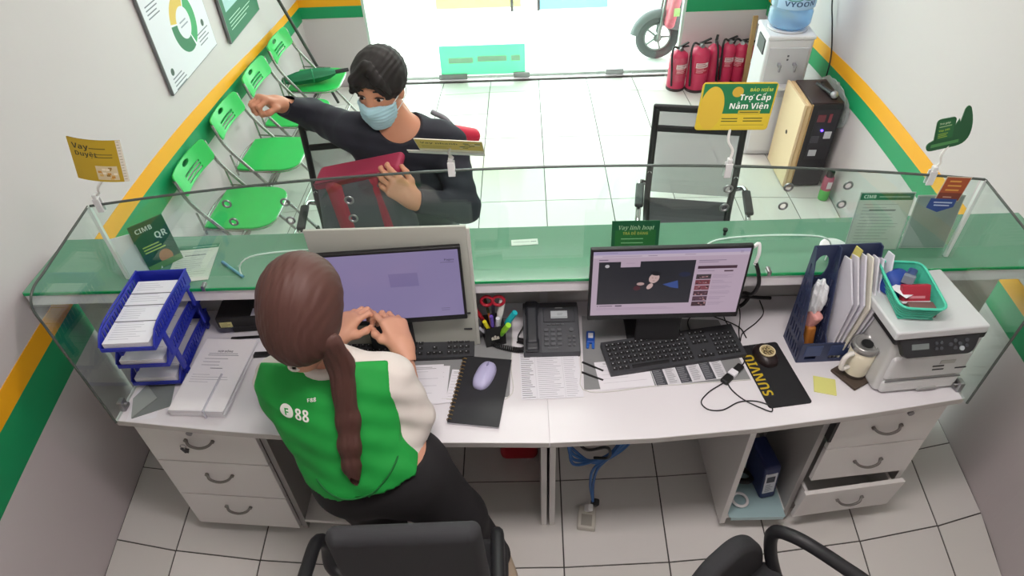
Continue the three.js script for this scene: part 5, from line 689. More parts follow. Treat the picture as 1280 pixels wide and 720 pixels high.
{ const t = thing('cable_coil', 'white and black cable coil lying on the teal sheet in the shelf', 'cable', [0.74, 0.106, -0.20]); part(t, 'white_coil', T(new THREE.TorusGeometry(0.03, 0.006, 8, 24), 0, 0.01, 0.05, Math.PI / 2), white); part(t, 'black_coil', T(new THREE.TorusGeometry(0.04, 0.012, 8, 24), 0.03, 0.03, -0.05, 1.2), black); }
{ const t = thing('cable_coil', 'black cable loops in the open shelf of the left desk', 'cable', [-0.94, 0.109, -0.30]); for (const [r, y] of [[0.055, 0.012], [0.045, 0.03], [0.05, 0.05]]) part(t, 'loop', T(new THREE.TorusGeometry(r, 0.008, 8, 28), jit(0.01), y, jit(0.01), Math.PI / 2 + jit(0.2), 0, 0), black); part(t, 'white_plug', T(rb(0.02, 0.05, 0.02, 0.005), -0.05, 0.03, 0.08, 0.4), white); }
{ const t = thing('drawer_keys', 'small key ring with dark keys hanging at the left desk\'s top drawer', 'keys', [-1.345, 0.668, -0.098]); part(t, 'ring', T(new THREE.TorusGeometry(0.010, 0.0018, 6, 18), 0, -0.008, 0.010), steel); part(t, 'key', T(rb(0.012, 0.03, 0.003, 0.001), -0.004, -0.03, 0.012, 0, 0, 0.3), darkGrey); part(t, 'key', T(rb(0.014, 0.026, 0.004, 0.001), 0.008, -0.028, 0.014, 0, 0, -0.4), black); }
// --- black office chairs on the staff side
function officeChair(label, p, turn, o) {                       // faces -z locally; o: backrest width, height, middle height, depth position, dome
  const t = thing('office_chair', label, 'chair', p, turn, 'black office chairs on the staff side'), cl = mat(0x2f3033, 0.85), pl = mat(0x222326, 0.5), { w, h, y: by, z: bz, dome, sd, az, al, aw, sp, bx } = o;
  part(t, 'seat', T(rb(0.46, 0.07, sd, 0.03, 4), bx, 0.455, bz - 0.02 - sd / 2), cl);
  let g; if (dome) { const d = new THREE.Shape(), r = 0.02, a = w / 2 - r, c = h / 2 - r; d.moveTo(-a, -c); d.lineTo(a, -c); d.bezierCurveTo(a, 0.1 * h, 0.5 * a, c, 0.12 * a, c); d.lineTo(-0.12 * a, c); d.bezierCurveTo(-0.5 * a, c, -a, 0.1 * h, -a, -c); g = new THREE.ExtrudeGeometry(d, { depth: 0.02, bevelEnabled: true, bevelThickness: r, bevelSize: r, bevelSegments: 6, curveSegments: 20 }); g.translate(0, 0, -0.01); }
  else { g = new RoundedBoxGeometry(w, h, 0.055, 6, 0.027); const a = g.attributes.position; for (let i = 0; i < a.count; i++) { const x = a.getX(i), y = a.getY(i); a.setX(i, x * (1 - 0.05 * Math.max(0, y / 0.23) ** 2)); a.setZ(i, a.getZ(i) - x * x * 0.5); } g.computeVertexNormals(); }
  part(t, 'backrest', T(g, bx, by, bz, 0.06), cl); part(t, 'back_support', T(rb(0.07, by - 0.36, 0.02, 0.008), bx, by / 2 + 0.13, bz + 0.012, -0.02), pl);
  for (const s of [-1, 1]) { const x = s * aw; part(t, 'armrest', tube([[s * 0.20, 0.43, 0.06], [x, 0.44, 0.08], [x + s * 0.012, 0.55, 0.135], [x + s * 0.012, 0.65, 0.145], [x + s * 0.012, 0.69, 0.09], [x + s * 0.010, 0.68, -0.04], [x + s * 0.008, 0.65, -0.15], [x + s * 0.003, 0.57, -0.19], [x, 0.48, -0.15], [s * 0.20, 0.43, -0.10]].map(([q, y, z]) => [q + (sp < 0 ? -s * sp * Math.max(0, 0.12 - z * al) : s * sp * Math.max(0, z * al + 0.1)), y, z * al + az]), 0.021, 80, 10), pl); }
  part(t, 'gas_column', T(cyl(0.025, 0.03, 0.33, 16), 0, 0.26, 0), pl); for (let k = 0; k < 5; k++) { const an = k * Math.PI * 0.4 + 0.3, c = Math.cos(an), sn = Math.sin(an); part(t, 'base_leg', bar([0, 0.10, 0], [0.27 * c, 0.075, 0.27 * sn], 0.018), pl); part(t, 'caster', T(cyl(0.025, 0.025, 0.03, 16), 0.27 * c, 0.0255, 0.27 * sn, 0, -an, Math.PI / 2), black); }
  return t;
}
officeChair('black high-backed office chair right behind the woman', [-0.505, 0, 0.40], 0.02, { w: 0.395, h: 0.56, y: 0.872, z: 0.105, sd: 0.30, az: -0.015, al: 0.8, aw: 0.275, sp: 0, bx: 0.08 });
officeChair('empty black office chair with a domed backrest at the lower right', [0.565, 0, 0.545], -2.5, { dome: 1, w: 0.44, h: 0.36, y: 0.555, z: 0.20, sd: 0.40, az: 0.035, al: 1, aw: 0.21, sp: -0.3, bx: 0 });

// ---------------------------------------------------------------- people: distance fields of tapered capsules, meshed by surface nets
const cap = (a, b, ra, rb = ra, k = 0.03) => ({ a, b, ra, rb, k, f: 1 });
const flatCap = (a, b, ra, rb, k, f) => ({ a, b, ra, rb, k, f });           // f: width over depth
function capD(p, x, y, z) {
  const f = p.f, bx = p.b[0] - p.a[0], by = p.b[1] - p.a[1], bz = (p.b[2] - p.a[2]) * f, ax = x - p.a[0], ay = y - p.a[1], az = (z - p.a[2]) * f;
  const t = Math.max(0, Math.min(1, (ax * bx + ay * by + az * bz) / (bx * bx + by * by + bz * bz + 1e-12)));
  return (Math.hypot(ax - bx * t, ay - by * t, az - bz * t) - (p.ra + (p.rb - p.ra) * t)) / (f > 1 ? 1 + (f - 1) * 0.5 : 1);
}
const smin = (a, b, k) => { const h = Math.max(k - Math.abs(a - b), 0) / k; return Math.min(a, b) - h * h * k * 0.25; };
const field = (list, grow = 0) => (x, y, z) => { let d = 1e3; for (const p of list) d = smin(d, capD(p, x, y, z), p.k); return d - grow; };
const ball = (c, r) => (x, y, z) => { const a = (x - c[0]) / r[0], b = (y - c[1]) / r[1], d = (z - c[2]) / r[2], k0 = Math.hypot(a, b, d), k1 = Math.hypot(a / r[0], b / r[1], d / r[2]); return k0 * (k0 - 1) / (k1 + 1e-9); };
function nets(f, lo, hi, cell) {
  const n = [0, 1, 2].map((i) => Math.ceil((hi[i] - lo[i]) / cell) + 1), [nx, ny, nz] = n, S = new Float32Array(nx * ny * nz), id = new Int32Array(nx * ny * nz).fill(-1), P = [], I = [];
  const at3 = (i, j, k) => i + nx * (j + ny * k);
  for (let k = 0; k < nz; k++) for (let j = 0; j < ny; j++) for (let i = 0; i < nx; i++) S[at3(i, j, k)] = f(lo[0] + i * cell, lo[1] + j * cell, lo[2] + k * cell);
  const E = [[0, 1], [0, 2], [0, 4], [1, 3], [1, 5], [2, 3], [2, 6], [3, 7], [4, 5], [4, 6], [5, 7], [6, 7]];
  for (let k = 0; k + 1 < nz; k++) for (let j = 0; j + 1 < ny; j++) for (let i = 0; i + 1 < nx; i++) {
    const v = []; let m = 0; for (let c = 0; c < 8; c++) { v[c] = S[at3(i + (c & 1), j + (c >> 1 & 1), k + (c >> 2))]; if (v[c] < 0) m |= 1 << c; }
    if (m === 0 || m === 255) continue;
    let x = 0, y = 0, z = 0, q = 0; for (const [a, b] of E) if ((v[a] < 0) !== (v[b] < 0)) { const t = v[a] / (v[a] - v[b]); x += (a & 1) + t * ((b & 1) - (a & 1)); y += (a >> 1 & 1) + t * ((b >> 1 & 1) - (a >> 1 & 1)); z += (a >> 2) + t * ((b >> 2) - (a >> 2)); q++; }
    id[at3(i, j, k)] = P.length / 3; P.push(lo[0] + (i + x / q) * cell, lo[1] + (j + y / q) * cell, lo[2] + (k + z / q) * cell);
  }
  const quad = (a, b, c, d, fl) => { if (a < 0 || b < 0 || c < 0 || d < 0) return; fl ? I.push(a, c, b, a, d, c) : I.push(a, b, c, a, c, d); };
  for (let k = 1; k + 1 < nz; k++) for (let j = 1; j + 1 < ny; j++) for (let i = 1; i + 1 < nx; i++) {
    const s = S[at3(i, j, k)] < 0;
    if (s !== S[at3(i + 1, j, k)] < 0) quad(id[at3(i, j - 1, k - 1)], id[at3(i, j, k - 1)], id[at3(i, j, k)], id[at3(i, j - 1, k)], !s);
    if (s !== S[at3(i, j + 1, k)] < 0) quad(id[at3(i - 1, j, k - 1)], id[at3(i - 1, j, k)], id[at3(i, j, k)], id[at3(i, j, k - 1)], !s);
    if (s !== S[at3(i, j, k + 1)] < 0) quad(id[at3(i - 1, j - 1, k)], id[at3(i, j - 1, k)], id[at3(i, j, k)], id[at3(i - 1, j, k)], !s);
  }
  const g = new THREE.BufferGeometry(); g.setAttribute('position', new THREE.Float32BufferAttribute(P, 3)); g.setIndex(I);
  const N = new Float32Array(P.length), e = cell * 0.6; for (let i = 0; i < P.length; i += 3) { const [x, y, z] = [P[i], P[i + 1], P[i + 2]]; let a = f(x + e, y, z) - f(x - e, y, z), b = f(x, y + e, z) - f(x, y - e, z), c = f(x, y, z + e) - f(x, y, z - e); const l = Math.hypot(a, b, c) || 1; N[i] = a / l; N[i + 1] = b / l; N[i + 2] = c / l; }
  g.setAttribute('normal', new THREE.BufferAttribute(N, 3)); return g;
}
// a hand in its own frame: wrist at the origin, fingers along +y, back of the hand +z, thumb on the side (+x or -x)
function handField(curl, side, thumb, spread = 0.06) {
  const L = []; const kn = [[0.032, 0.088], [0.011, 0.094], [-0.010, 0.091], [-0.030, 0.082]], len = [[0.042, 0.026, 0.021], [0.046, 0.030, 0.022], [0.043, 0.028, 0.022], [0.034, 0.021, 0.019]];
  for (const [x, y] of kn) L.push(cap([x * 0.55 * side, 0.008, 0], [x * side, y, 0.002], 0.0155, 0.0125, 0.022));
  L.push(cap([0, -0.03, 0], [0, 0.02, 0], 0.026, 0.024, 0.03));
  const F = []; kn.forEach(([x, y], i) => { let p = [x * side, y, 0.002], a = curl[i] * 0.55; const sx = x * side * spread * 14; let r = 0.0098 - i * 0.0004; len[i].forEach((l, j) => { const q = [p[0] + sx * l, p[1] + l * Math.cos(a), p[2] - l * Math.sin(a)]; F.push({ c: cap(p, q, r, r * 0.92, 0.006), i }); p = q; r *= 0.92; a += curl[i] * (j ? 0.75 : 1.0); }); });
  const th = []; let p = [0.022 * side, 0.022, -0.004]; for (const [dx, dy, dz, r] of thumb) { const q = [p[0] + dx * side, p[1] + dy, p[2] + dz]; th.push(cap(p, q, r, r * 0.9, 0.012)); p = q; }
  const palm = field(L), tf = field(th), ff = [0, 1, 2, 3].map((i) => field(F.filter((q) => q.i === i).map((q) => q.c)));
  return (x, y, z) => { let d = smin(palm(x, y, z), tf(x, y, z), 0.012); for (const q of ff) d = smin(d, q(x, y, z), 0.005); return d; };
}
function handMesh(curl, side, thumb, M, s = 1.08) { const g = nets(handField(curl, side, thumb), [-0.09, -0.045, -0.10], [0.09, 0.20, 0.05], 0.0032); g.applyMatrix4(new THREE.Matrix4().makeScale(s, s, s)); g.applyMatrix4(M); return g; }
function frame(o, dir, back) { const y = V(...dir).normalize(), z = V(...back); z.addScaledVector(y, -z.dot(y)).normalize(); const x = y.clone().cross(z); return new THREE.Matrix4().makeBasis(x, y, z).setPosition(...o); }
function headField(neckTo) {                                   // own frame: centre of the head at the origin, face towards +z
  const cr = ball([0, 0.03, -0.012], [0.078, 0.092, 0.096]), jaw = ball([0, -0.045, 0.022], [0.061, 0.082, 0.072]), L = [cap([0, -0.098, 0.058], [0, -0.102, 0.05], 0.024, 0.024, 0.03), cap([0, 0.008, 0.087], [0, -0.032, 0.104], 0.009, 0.0135, 0.012), cap([-0.012, -0.036, 0.092], [0.012, -0.036, 0.092], 0.009, 0.009, 0.01), cap([-0.026, -0.068, 0.078], [0.026, -0.068, 0.078], 0.012, 0.012, 0.02), cap([-0.04, 0.03, 0.07], [0.04, 0.03, 0.07], 0.017, 0.017, 0.02), cap([0, -0.06, -0.02], neckTo, 0.052, 0.056, 0.05)];
  const nose = field(L), ears = [-1, 1].map((s) => ball([s * 0.079, -0.012, -0.008], [0.011, 0.031, 0.019])), soc = [-1, 1].map((s) => ball([s * 0.033, 0.006, 0.096], [0.019, 0.012, 0.014]));
  return (x, y, z) => { let d = smin(cr(x, y, z), jaw(x, y, z), 0.05); d = smin(d, nose(x, y, z), 0.02); for (const e of ears) d = smin(d, e(x, y, z), 0.008); for (const q of soc) d = Math.max(d, -q(x, y, z) * 0.9); return d; };
}
const bodyOf = (list) => join(list.map((g) => g));
const skinM = mat(0xc58a6c, 0.55), skinW = mat(0xd09a80, 0.55), hairB = mat(0x1f1b1a, 0.72), hairBrown = mat(0x50312a, 0.62);

{ // ------------------------------------------------ the man at the counter
  const t = thing('person', 'young man in a navy shirt and blue face mask, one arm stretched out', 'person', [0, 0, 0]);
  const hc = [-0.672, 1.462, -1.2], HM = new THREE.Matrix4().compose(V(...hc), new THREE.Quaternion().setFromEuler(new THREE.Euler(0.10, -0.26, -0.03, 'YXZ')), V(1.07, 1.07, 1.07));
  const shR = [-0.845, 1.265, -1.225], shL = [-0.425, 1.215, -1.19], elR = [-1.02, 1.275, -1.36], wrR = [-1.095, 1.385, -1.235], elL = [-0.365, 1.02, -0.99], wrL = [-0.545, 1.135, -0.885];
  const torso = [flatCap([-0.76, 1.235, -1.225], [-0.50, 1.205, -1.205], 0.075, 0.075, 0.05, 1.15), flatCap([-0.635, 1.14, -1.22], [-0.625, 0.92, -1.22], 0.165, 0.15, 0.08, 1.45), flatCap([-0.625, 0.92, -1.22], [-0.63, 0.64, -1.30], 0.15, 0.17, 0.08, 1.35)];
  const armR = [cap(shR, elR, 0.062, 0.048, 0.05), cap(elR, wrR, 0.046, 0.030, 0.03)], armL = [cap(shL, elL, 0.062, 0.050, 0.05), cap(elL, wrL, 0.048, 0.031, 0.03)];
  const legs = []; for (const s of [-1, 1]) { const hp = [-0.63 + s * 0.10, 0.60, -1.28], kn = [-0.63 + s * 0.13, 0.53, -0.86], an = [-0.63 + s * 0.12, 0.10, -0.92]; legs.push(cap(hp, kn, 0.095, 0.07, 0.06), cap(kn, an, 0.066, 0.042, 0.04)); }
  const neck = [cap([-0.615, 1.25, -1.215], [-0.655, 1.40, -1.20], 0.062, 0.054, 0.06)];
  const bodyF = field([...torso, ...armR, ...armL, ...legs, ...neck]);
  const inv = HM.clone().invert(), hf0 = headField([0.04, -0.16, -0.03]), hv = V(0, 0, 0), hf = (x, y, z) => { hv.set(x, y, z).applyMatrix4(inv); return hf0(hv.x, hv.y, hv.z) * 1.07; };
  const body = part(t, 'body', bodyOf([nets(bodyF, [-1.2, 0.02, -1.6], [-0.2, 1.42, -0.75], 0.013), nets(hf, [-0.83, 1.24, -1.37], [-0.52, 1.62, -1.03], 0.0045),
    handMesh([1.5, 1.5, 1.5, 1.5], -1, [[0.022, 0.030, -0.012, 0.013], [0.0, 0.024, -0.022, 0.011], [-0.018, 0.014, -0.016, 0.010]], frame(wrR, [-0.45, 0.5, 0.55], [-0.2, 0.85, 0.2])),
    handMesh([0.75, 0.8, 0.85, 0.95], 1, [[0.022, 0.026, -0.012, 0.0125], [0.012, 0.028, -0.010, 0.011], [0.006, 0.022, -0.008, 0.0095]], frame(wrL, [-0.66, 0.72, 0.05], [0.2, 0.25, 0.9]), 1.15)]), skinM);
  const shirtF0 = field([...torso, ...armR, ...armL], 0.016), neckCut = ball([-0.612, 1.375, -1.16], [0.105, 0.125, 0.13]);
  const cuff = (wr, el, off) => { const d = V(...wr).sub(V(...el)).normalize(), o = V(...wr).addScaledVector(d, off); return (x, y, z) => (x - o.x) * d.x + (y - o.y) * d.y + (z - o.z) * d.z; };
  const cR = cuff(wrR, elR, -0.005), cL = cuff(wrL, elL, -0.01), fold = (x, y, z) => 0.004 * Math.sin(x * 38 + y * 55) * Math.sin(z * 46 - y * 31 + x * 17);
  const nR = (x, y, z) => Math.hypot(x - wrR[0], y - wrR[1], z - wrR[2]) < 0.12, nL = (x, y, z) => Math.hypot(x - wrL[0], y - wrL[1], z - wrL[2]) < 0.12;
  part(t, 'shirt', nets((x, y, z) => { let d = shirtF0(x, y, z) + fold(x, y, z); d = Math.max(d, -neckCut(x, y, z), 0.62 - y); if (nR(x, y, z)) d = Math.max(d, cR(x, y, z)); if (nL(x, y, z)) d = Math.max(d, cL(x, y, z)); return d; }, [-1.2, 0.58, -1.6], [-0.2, 1.40, -0.85], 0.010), mat(0x23252f, 0.85));
  part(t, 'trousers', nets((x, y, z) => Math.max(field([...legs, torso[2]], 0.018)(x, y, z), y - 0.70, 0.08 - y), [-0.95, 0.04, -1.55], [-0.35, 0.74, -0.72], 0.014), mat(0x2c3038, 0.85));
  for (const s of [-1, 1]) part(t, 'shoe', T(rb(0.10, 0.08, 0.27, 0.035, 4), -0.63 + s * 0.12, 0.041, -0.88), mat(0x202022, 0.6));
  const hd = (name, f, lo, hi, cell, m) => { const g = nets(f, lo, hi, cell); g.applyMatrix4(HM); return part(t, name, g, m); };
  const hairS = ball([0, 0.045, -0.014], [0.101, 0.104, 0.116]), face = ball([0, -0.055, 0.135], [0.070, 0.115, 0.115]), nape = (x, y, z) => -0.075 - y + 0.3 * Math.max(0, z + 0.02) * 2.2;
  const bangs = field([cap([0.0, 0.128, 0.082], [-0.045, 0.082, 0.098], 0.020, 0.016, 0.015), cap([-0.045, 0.082, 0.098], [-0.076, 0.018, 0.074], 0.016, 0.010, 0.015), cap([0.012, 0.128, 0.082], [0.05, 0.082, 0.094], 0.020, 0.015, 0.015), cap([0.05, 0.082, 0.094], [0.074, 0.03, 0.076], 0.015, 0.009, 0.015), cap([-0.012, 0.12, 0.088], [-0.03, 0.072, 0.104], 0.014, 0.006, 0.012), cap([0.022, 0.12, 0.088], [0.032, 0.078, 0.102], 0.013, 0.005, 0.012)]);
  const strand = (x, y, z) => 0.0012 * Math.sin(x * 230 + 9 * Math.sin(y * 28)) + 0.0008 * Math.sin(z * 190 + y * 60);
  hd('hair', (x, y, z) => smin(Math.max(hairS(x, y, z), -face(x, y, z), nape(x, y, z)), bangs(x, y, z), 0.014) + strand(x, y, z), [-0.125, -0.12, -0.15], [0.125, 0.175, 0.15], 0.0045, hairB);
  const m0 = headField([0.04, -0.16, -0.03]);
  hd('face_mask', (x, y, z) => { const d = m0(x, y, z) * 1.0, low = Math.max(d - 0.012 - 0.006 * Math.max(0, 1 - Math.abs(x) / 0.06), -(d - 0.002)); return Math.max(low, y + 0.012 + 0.35 * Math.abs(x) * 0.6, -0.128 - y, 0.012 - z + 0.02, Math.abs(x) - 0.072) + 0.0008 * Math.sin(y * 420); }, [-0.09, -0.145, 0.0], [0.09, 0.02, 0.15], 0.0035, mat(0xb4dce8, 0.75));
  for (const s of [-1, 1]) {
    const e = (n, g, m) => { g.applyMatrix4(HM); part(t, n, g, m); };
    e('eyebrow', tube([[s * 0.018, 0.037, 0.0925], [s * 0.034, 0.0385, 0.0905], [s * 0.052, 0.029, 0.081]], 0.003, 16), hairB); e('eye', T(new THREE.SphereGeometry(1, 14, 10).scale(0.0155, 0.0075, 0.008), s * 0.033, 0.006, 0.083), mat(0xe6dcd6, 0.3)); e('iris', T(new THREE.SphereGeometry(1, 12, 8).scale(0.0075, 0.0068, 0.003), s * 0.033, 0.005, 0.0905), mat(0x1c1412, 0.2)); e('eyelid', tube([[s * 0.017, 0.009, 0.086], [s * 0.033, 0.0145, 0.091], [s * 0.050, 0.008, 0.082]], 0.003, 16), mat(0x3a241c, 0.6));
    e('mask_loop', tube([[s * 0.066, -0.03, 0.05], [s * 0.08, -0.01, 0.02], [s * 0.089, 0.02, -0.012], [s * 0.09, -0.02, -0.03], [s * 0.082, -0.05, 0.0], [s * 0.066, -0.075, 0.035]], 0.0017, 30, 5), white);
  }
}
{ // the bag he holds
  const t = thing('shoulder_bag', 'dark bag with two red stripes and a red top flap held by the man', 'bag', [-0.765, 0.90, -0.985], -0.03), d = mat(0x4b4c55, 0.8), r = mat(0x9c1f3c, 0.7);
  const g = new RoundedBoxGeometry(0.38, 0.34, 0.14, 6, 0.055), a = g.attributes.position; for (let i = 0; i < a.count; i++) { const y = a.getY(i), x = a.getX(i); a.setY(i, y + (y > 0 ? x * 0.18 : 0)); a.setX(i, x * (1 + 0.06 * (y < 0 ? 1 : -1))); a.setZ(i, a.getZ(i) + 0.008 * Math.sin(x * 30 + y * 22)); } g.computeVertexNormals(); part(t, 'body', T(g, 0, 0.15, 0), d);
  const band = (x, w, n) => { const q = new RoundedBoxGeometry(w, 0.345, 0.156, 4, 0.05), b = q.attributes.position; for (let i = 0; i < b.count; i++) { const y = b.getY(i); b.setY(i, y + (y > 0 ? x * 0.18 : 0)); b.setX(i, b.getX(i) + y * -0.10); b.setZ(i, b.getZ(i) + 0.008 * Math.sin((b.getX(i) + x) * 30 + y * 22)); } q.computeVertexNormals(); part(t, n, T(q, x, 0.15, 0.001), r, 'red vertical stripe'); };
  band(-0.085, 0.085, 'stripe'); band(0.085, 0.10, 'stripe');
  const fl = new RoundedBoxGeometry(0.36, 0.042, 0.13, 6, 0.02), f = fl.attributes.position; for (let i = 0; i < f.count; i++) { const x = f.getX(i); f.setY(i, f.getY(i) + x * 0.2 - x * x * 0.5); } fl.computeVertexNormals(); part(t, 'top_flap', T(fl, -0.0, 0.325, -0.005), mat(0x951d42, 0.65)); part(t, 'zip', tube([[-0.17, 0.298, 0.07], [-0.05, 0.328, 0.078], [0.08, 0.347, 0.078], [0.17, 0.345, 0.066]], 0.004, 30), mat(0x6c1a34, 0.5));
}
{ const t = thing('red_pouch', 'bright red pouch showing behind the man\'s left shoulder', 'pouch', [-0.385, 1.135, -1.36], 0.25); t.rotation.z = -0.35; part(t, 'body', T(rb(0.16, 0.11, 0.07, 0.03, 4), 0, 0, 0), mat(0xc2143a, 0.6)); part(t, 'grey_strap', tube([[-0.16, 0.10, 0.0], [-0.11, 0.10, 0.045], [-0.06, 0.06, 0.05], [-0.03, 0.0, 0.04]], 0.012, 30), mat(0x8f9096, 0.7)); part(t, 'hanging_strap', tube([[0.02, -0.05, -0.02], [0.03, -0.3, -0.05], [-0.02, -0.42, -0.06]], 0.010, 24), mat(0x8f9096, 0.7)); }

{ // ------------------------------------------------ the woman behind the desk, seen from behind
  const t = thing('person', 'woman in a green vest and white blouse with a long brown ponytail, seen from behind', 'person', [0, 0, 0]);
  const hc = [-0.712, 1.405, -0.03], HM = new THREE.Matrix4().compose(V(...hc), new THREE.Quaternion().setFromEuler(new THREE.Euler(0.35, Math.PI - 0.15, 0.05, 'YXZ')), V(0.98, 0.98, 0.98));
  const shL = [-0.885, 1.055, -0.05], shR = [-0.525, 1.065, -0.03], elR = [-0.478, 0.905, 0.0], wrR = [-0.515, 1.045, -0.17], elL = [-0.945, 0.95, -0.14], wrL = [-0.74, 1.06, -0.20];
  const torso = [flatCap([-0.84, 1.055, -0.04], [-0.57, 1.065, -0.03], 0.066, 0.066, 0.05, 1.1), flatCap([-0.735, 1.0, -0.03], [-0.69, 0.92, 0.02], 0.163, 0.145, 0.07, 1.4), flatCap([-0.69, 0.92, 0.02], [-0.615, 0.78, 0.075], 0.145, 0.175, 0.08, 1.3)];
  const hips = [flatCap([-0.67, 0.76, 0.085], [-0.545, 0.75, 0.085], 0.135, 0.135, 0.06, 1.05)];
  const legs = [cap([-0.50, 0.72, 0.08], [-0.375, 0.46, 0.09], 0.108, 0.078, 0.05), cap([-0.375, 0.46, 0.09], [-0.265, 0.10, 0.055], 0.074, 0.045, 0.04), cap([-0.69, 0.72, 0.08], [-0.66, 0.45, 0.06], 0.105, 0.075, 0.05), cap([-0.66, 0.45, 0.06], [-0.63, 0.10, 0.09], 0.07, 0.045, 0.04)];
  const armR = [cap(shR, elR, 0.055, 0.042, 0.05), cap(elR, wrR, 0.040, 0.027, 0.03)], armL = [cap(shL, elL, 0.055, 0.042, 0.05), cap(elL, wrL, 0.040, 0.027, 0.03)];
  const neck = [cap([-0.70, 1.06, -0.035], [-0.715, 1.32, -0.025], 0.055, 0.05, 0.05)];
  const inv = HM.clone().invert(), hf0 = headField([0.0, -0.15, -0.03]), hv = V(0, 0, 0), hf = (x, y, z) => { hv.set(x, y, z).applyMatrix4(inv); return hf0(hv.x, hv.y, hv.z) * 0.98; };
  part(t, 'body', bodyOf([nets(field([...torso, ...hips, ...legs, ...armR, ...armL, ...neck]), [-1.1, 0.02, -0.35], [-0.1, 1.36, 0.35], 0.013), nets(hf, [-0.9, 1.2, -0.22], [-0.56, 1.57, 0.14], 0.0045),
    handMesh([0.95, 1.0, 1.05, 1.15], -1, [[0.022, 0.028, -0.014, 0.0125], [0.004, 0.026, -0.018, 0.011], [-0.006, 0.020, -0.012, 0.0095]], frame(wrR, [-0.35, 0.42, -0.78], [0.55, 0.75, 0.25]), 1.12),
    handMesh([0.9, 0.95, 1.0, 1.1], 1, [[0.022, 0.028, -0.014, 0.0125], [0.004, 0.026, -0.018, 0.011], [-0.006, 0.020, -0.012, 0.0095]], frame(wrL, [0.45, 0.35, -0.6], [-0.5, 0.8, 0.25]), 1.08)]), skinW);
  const fold = (x, y, z) => 0.003 * Math.sin(x * 34 + y * 46) * Math.sin(z * 40 - y * 27);
  const blF = field([...torso, cap(shR, [elR[0] + 0.003, elR[1] + 0.012, elR[2]], 0.056, 0.054, 0.05), cap(shL, [elL[0], elL[1] + 0.02, elL[2]], 0.052, 0.05, 0.05)], 0.012), nCut = ball([-0.706, 1.235, -0.03], [0.075, 0.085, 0.085]);
  part(t, 'blouse', nets((x, y, z) => Math.max(blF(x, y, z) + 1.6 * fold(x, y, z), -nCut(x, y, z), 0.86 - y - 0.0, -(Math.hypot(x - elR[0] - 0.01, (y - elR[1] + 0.075), z - elR[2]) - 0.055)), [-1.1, 0.82, -0.30], [-0.35, 1.36, 0.30], 0.010), mat(0xd9d2cc, 0.8));
  part(t, 'collar', T(new THREE.TorusGeometry(0.070, 0.017, 10, 30), -0.704, 1.155, -0.03, Math.PI / 2 - 0.25), mat(0xdcd5cf, 0.8));
  const vestF = field([...torso, ...hips.map((h) => ({ ...h, ra: 0.128, rb: 0.128 }))], 0.027);
  const sideR = (x, y, z) => x - (-0.505 - 0.25 * Math.max(0, y - 1.06) + 0.62 * Math.max(0, 0.95 - y)), sideL = (x, y, z) => (-0.966 + 0.10 * Math.max(0, y - 1.04)) - x, hem = (x, y, z) => 0.835 + (x + 0.62) * 0.20 - y, top = (x, y, z) => y - 1.152 - 0.9 * (z + 0.03), vN = ball([-0.704, 1.20, -0.055], [0.092, 0.10, 0.10]);
  const vest = (x, y, z) => Math.max(vestF(x, y, z) + 1.2 * fold(x, y, z), sideR(x, y, z), sideL(x, y, z), hem(x, y, z), top(x, y, z), -vN(x, y, z));
  part(t, 'vest', nets(vest, [-1.02, 0.66, -0.28], [-0.30, 1.34, 0.36], 0.009), mat(0x129a3c, 0.75));
  const onBack = (x, y, up = 0.002) => { let z = 0.5; for (let i = 0; i < 80; i++) { const d = vest(x, y, z); if (d < 0.0006 || z < -0.12) break; z -= Math.max(d * 0.6, 0.0005); } return V(x, y, Math.max(z, -0.12) + up); };
  const pr = (cx, cy, w, h, draw, W, H, slope) => { const g = plane(w, h); const q = new THREE.PlaneGeometry(w, h, 14, 8), a = q.attributes.position; for (let i = 0; i < a.count; i++) { const x = a.getX(i), y = a.getY(i), p = onBack(cx + x, cy + y + x * slope, 0.003); a.setXYZ(i, p.x, p.y, p.z); } q.computeVertexNormals(); part(t, 'back_print', q, print(W, H, draw, { transparent: true, roughness: 0.7 }), 'white letters on the green vest'); };
  pr(-0.785, 1.082, 0.115, 0.05, (x, w, h) => { x.clearRect(0, 0, w, h); x.fillStyle = '#eef3ea'; x.beginPath(); x.arc(56, 56, 46, 0, 7); x.fill(); txt(x, 'F', 36, 60, 66, '#129a3c'); txt(x, '88', 112, 60, 92, '#eef3ea'); }, 256, 112, 0.02);
  pr(-0.728, 1.128, 0.05, 0.016, (x, w, h) => { x.clearRect(0, 0, w, h); txt(x, 'F88', 8, 20, 30, '#eef3ea'); }, 90, 36, 0.1);
  part(t, 'vest_seam', tube(Array.from({ length: 13 }, (_, i) => { const u = i / 12; return onBack(-0.76 + u * 0.27, 0.87 - 0.05 * Math.sin(u * Math.PI) + 0.08 * u * u, 0.001); }), 0.003, 60, 6), mat(0x0b6a2c, 0.8));
  part(t, 'trousers', nets((x, y, z) => Math.max(field([...hips, ...legs], 0.018)(x, y, z), y - 0.86, 0.07 - y), [-0.92, 0.03, -0.15], [-0.12, 0.9, 0.36], 0.012), mat(0x1d1c1f, 0.85));
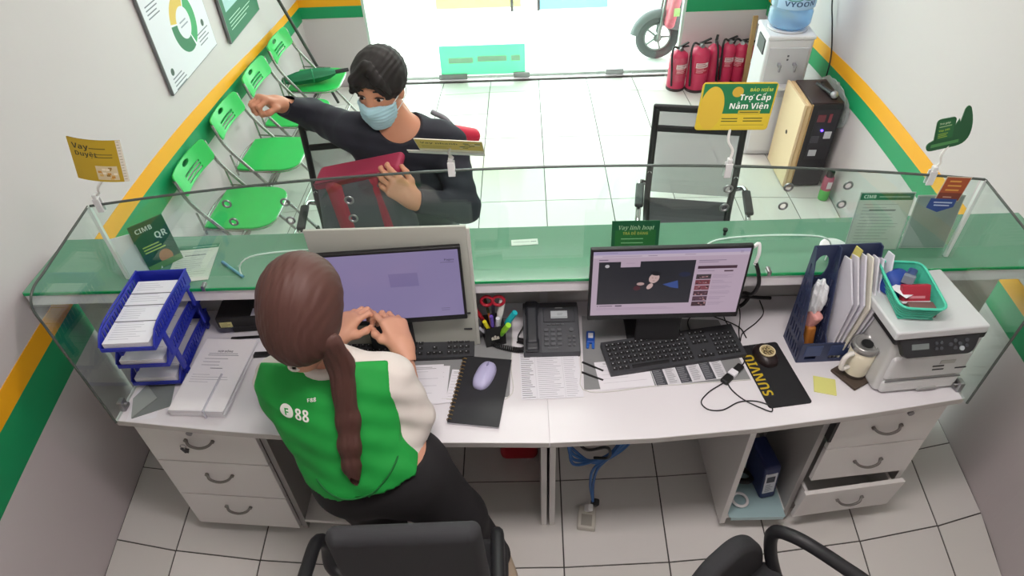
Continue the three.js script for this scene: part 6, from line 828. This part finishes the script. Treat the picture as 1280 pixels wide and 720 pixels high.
  for (const [x, z, r] of [[-0.255, 0.03, 0.35], [-0.63, 0.06, 0.0]]) { const s = part(t, 'shoe', T(rb(0.095, 0.075, 0.25, 0.034, 4), x, 0.038, z, 0, r), mat(0xb9a892, 0.6)); }
  const hd = (name, f, lo, hi, cell, m) => { const g = nets(f, lo, hi, cell); g.applyMatrix4(HM); return part(t, name, g, m); };
  const hs = ball([0, 0.018, -0.03], [0.112, 0.128, 0.125]), hs2 = ball([0, -0.075, -0.045], [0.098, 0.10, 0.095]), face = ball([0, -0.06, 0.135], [0.074, 0.12, 0.10]), strand = (x, y, z) => 0.0007 * Math.sin(x * 240 + 7 * Math.sin(y * 20)) + 0.0005 * Math.sin(x * 430 + z * 90);
  hd('hair', (x, y, z) => Math.max(smin(hs(x, y, z), hs2(x, y, z), 0.06), -face(x, y, z)) + strand(x, y, z), [-0.135, -0.19, -0.17], [0.135, 0.16, 0.12], 0.005, hairBrown);
  const tail = [[-0.645, 1.34], [-0.632, 1.25], [-0.635, 1.07], [-0.637, 1.0], [-0.637, 0.94], [-0.63, 0.885]].map(([x, y], i) => { const p = onBack(x, Math.min(y, 1.07), 0.012); return i < 2 ? [x, y, [0.07, 0.065][i]] : [x, y, p.z]; });
  const tw = [0.038, 0.036, 0.033, 0.030, 0.024, 0.010], tf = field(tail.slice(0, -1).map((p, i) => flatCap(p, tail[i + 1], tw[i], tw[i + 1], 0.02, 1.5)));
  part(t, 'ponytail', nets((x, y, z) => tf(x, y, z) + 0.0011 * Math.sin(x * 300 + 5 * Math.sin(y * 14)) + 0.0006 * Math.sin(x * 620 + z * 80), [-0.77, 0.84, -0.06], [-0.58, 1.42, 0.22], 0.0055), hairBrown);
  part(t, 'hair_tie', T(new THREE.TorusGeometry(0.034, 0.010, 8, 24), -0.735, 1.285, 0.075, Math.PI / 2 - 0.5), mat(0x3a2620, 0.6)); part(t, 'hair_bow', join([0, 1, 2, 3].map((k) => T(rb(0.034, 0.012, 0.005, 0.0024), -0.745, 1.275, 0.098, 0, 0, k * Math.PI / 4 + 0.2))), mat(0xe4dfd6, 0.5));
}

renderer.render(scene, camera);
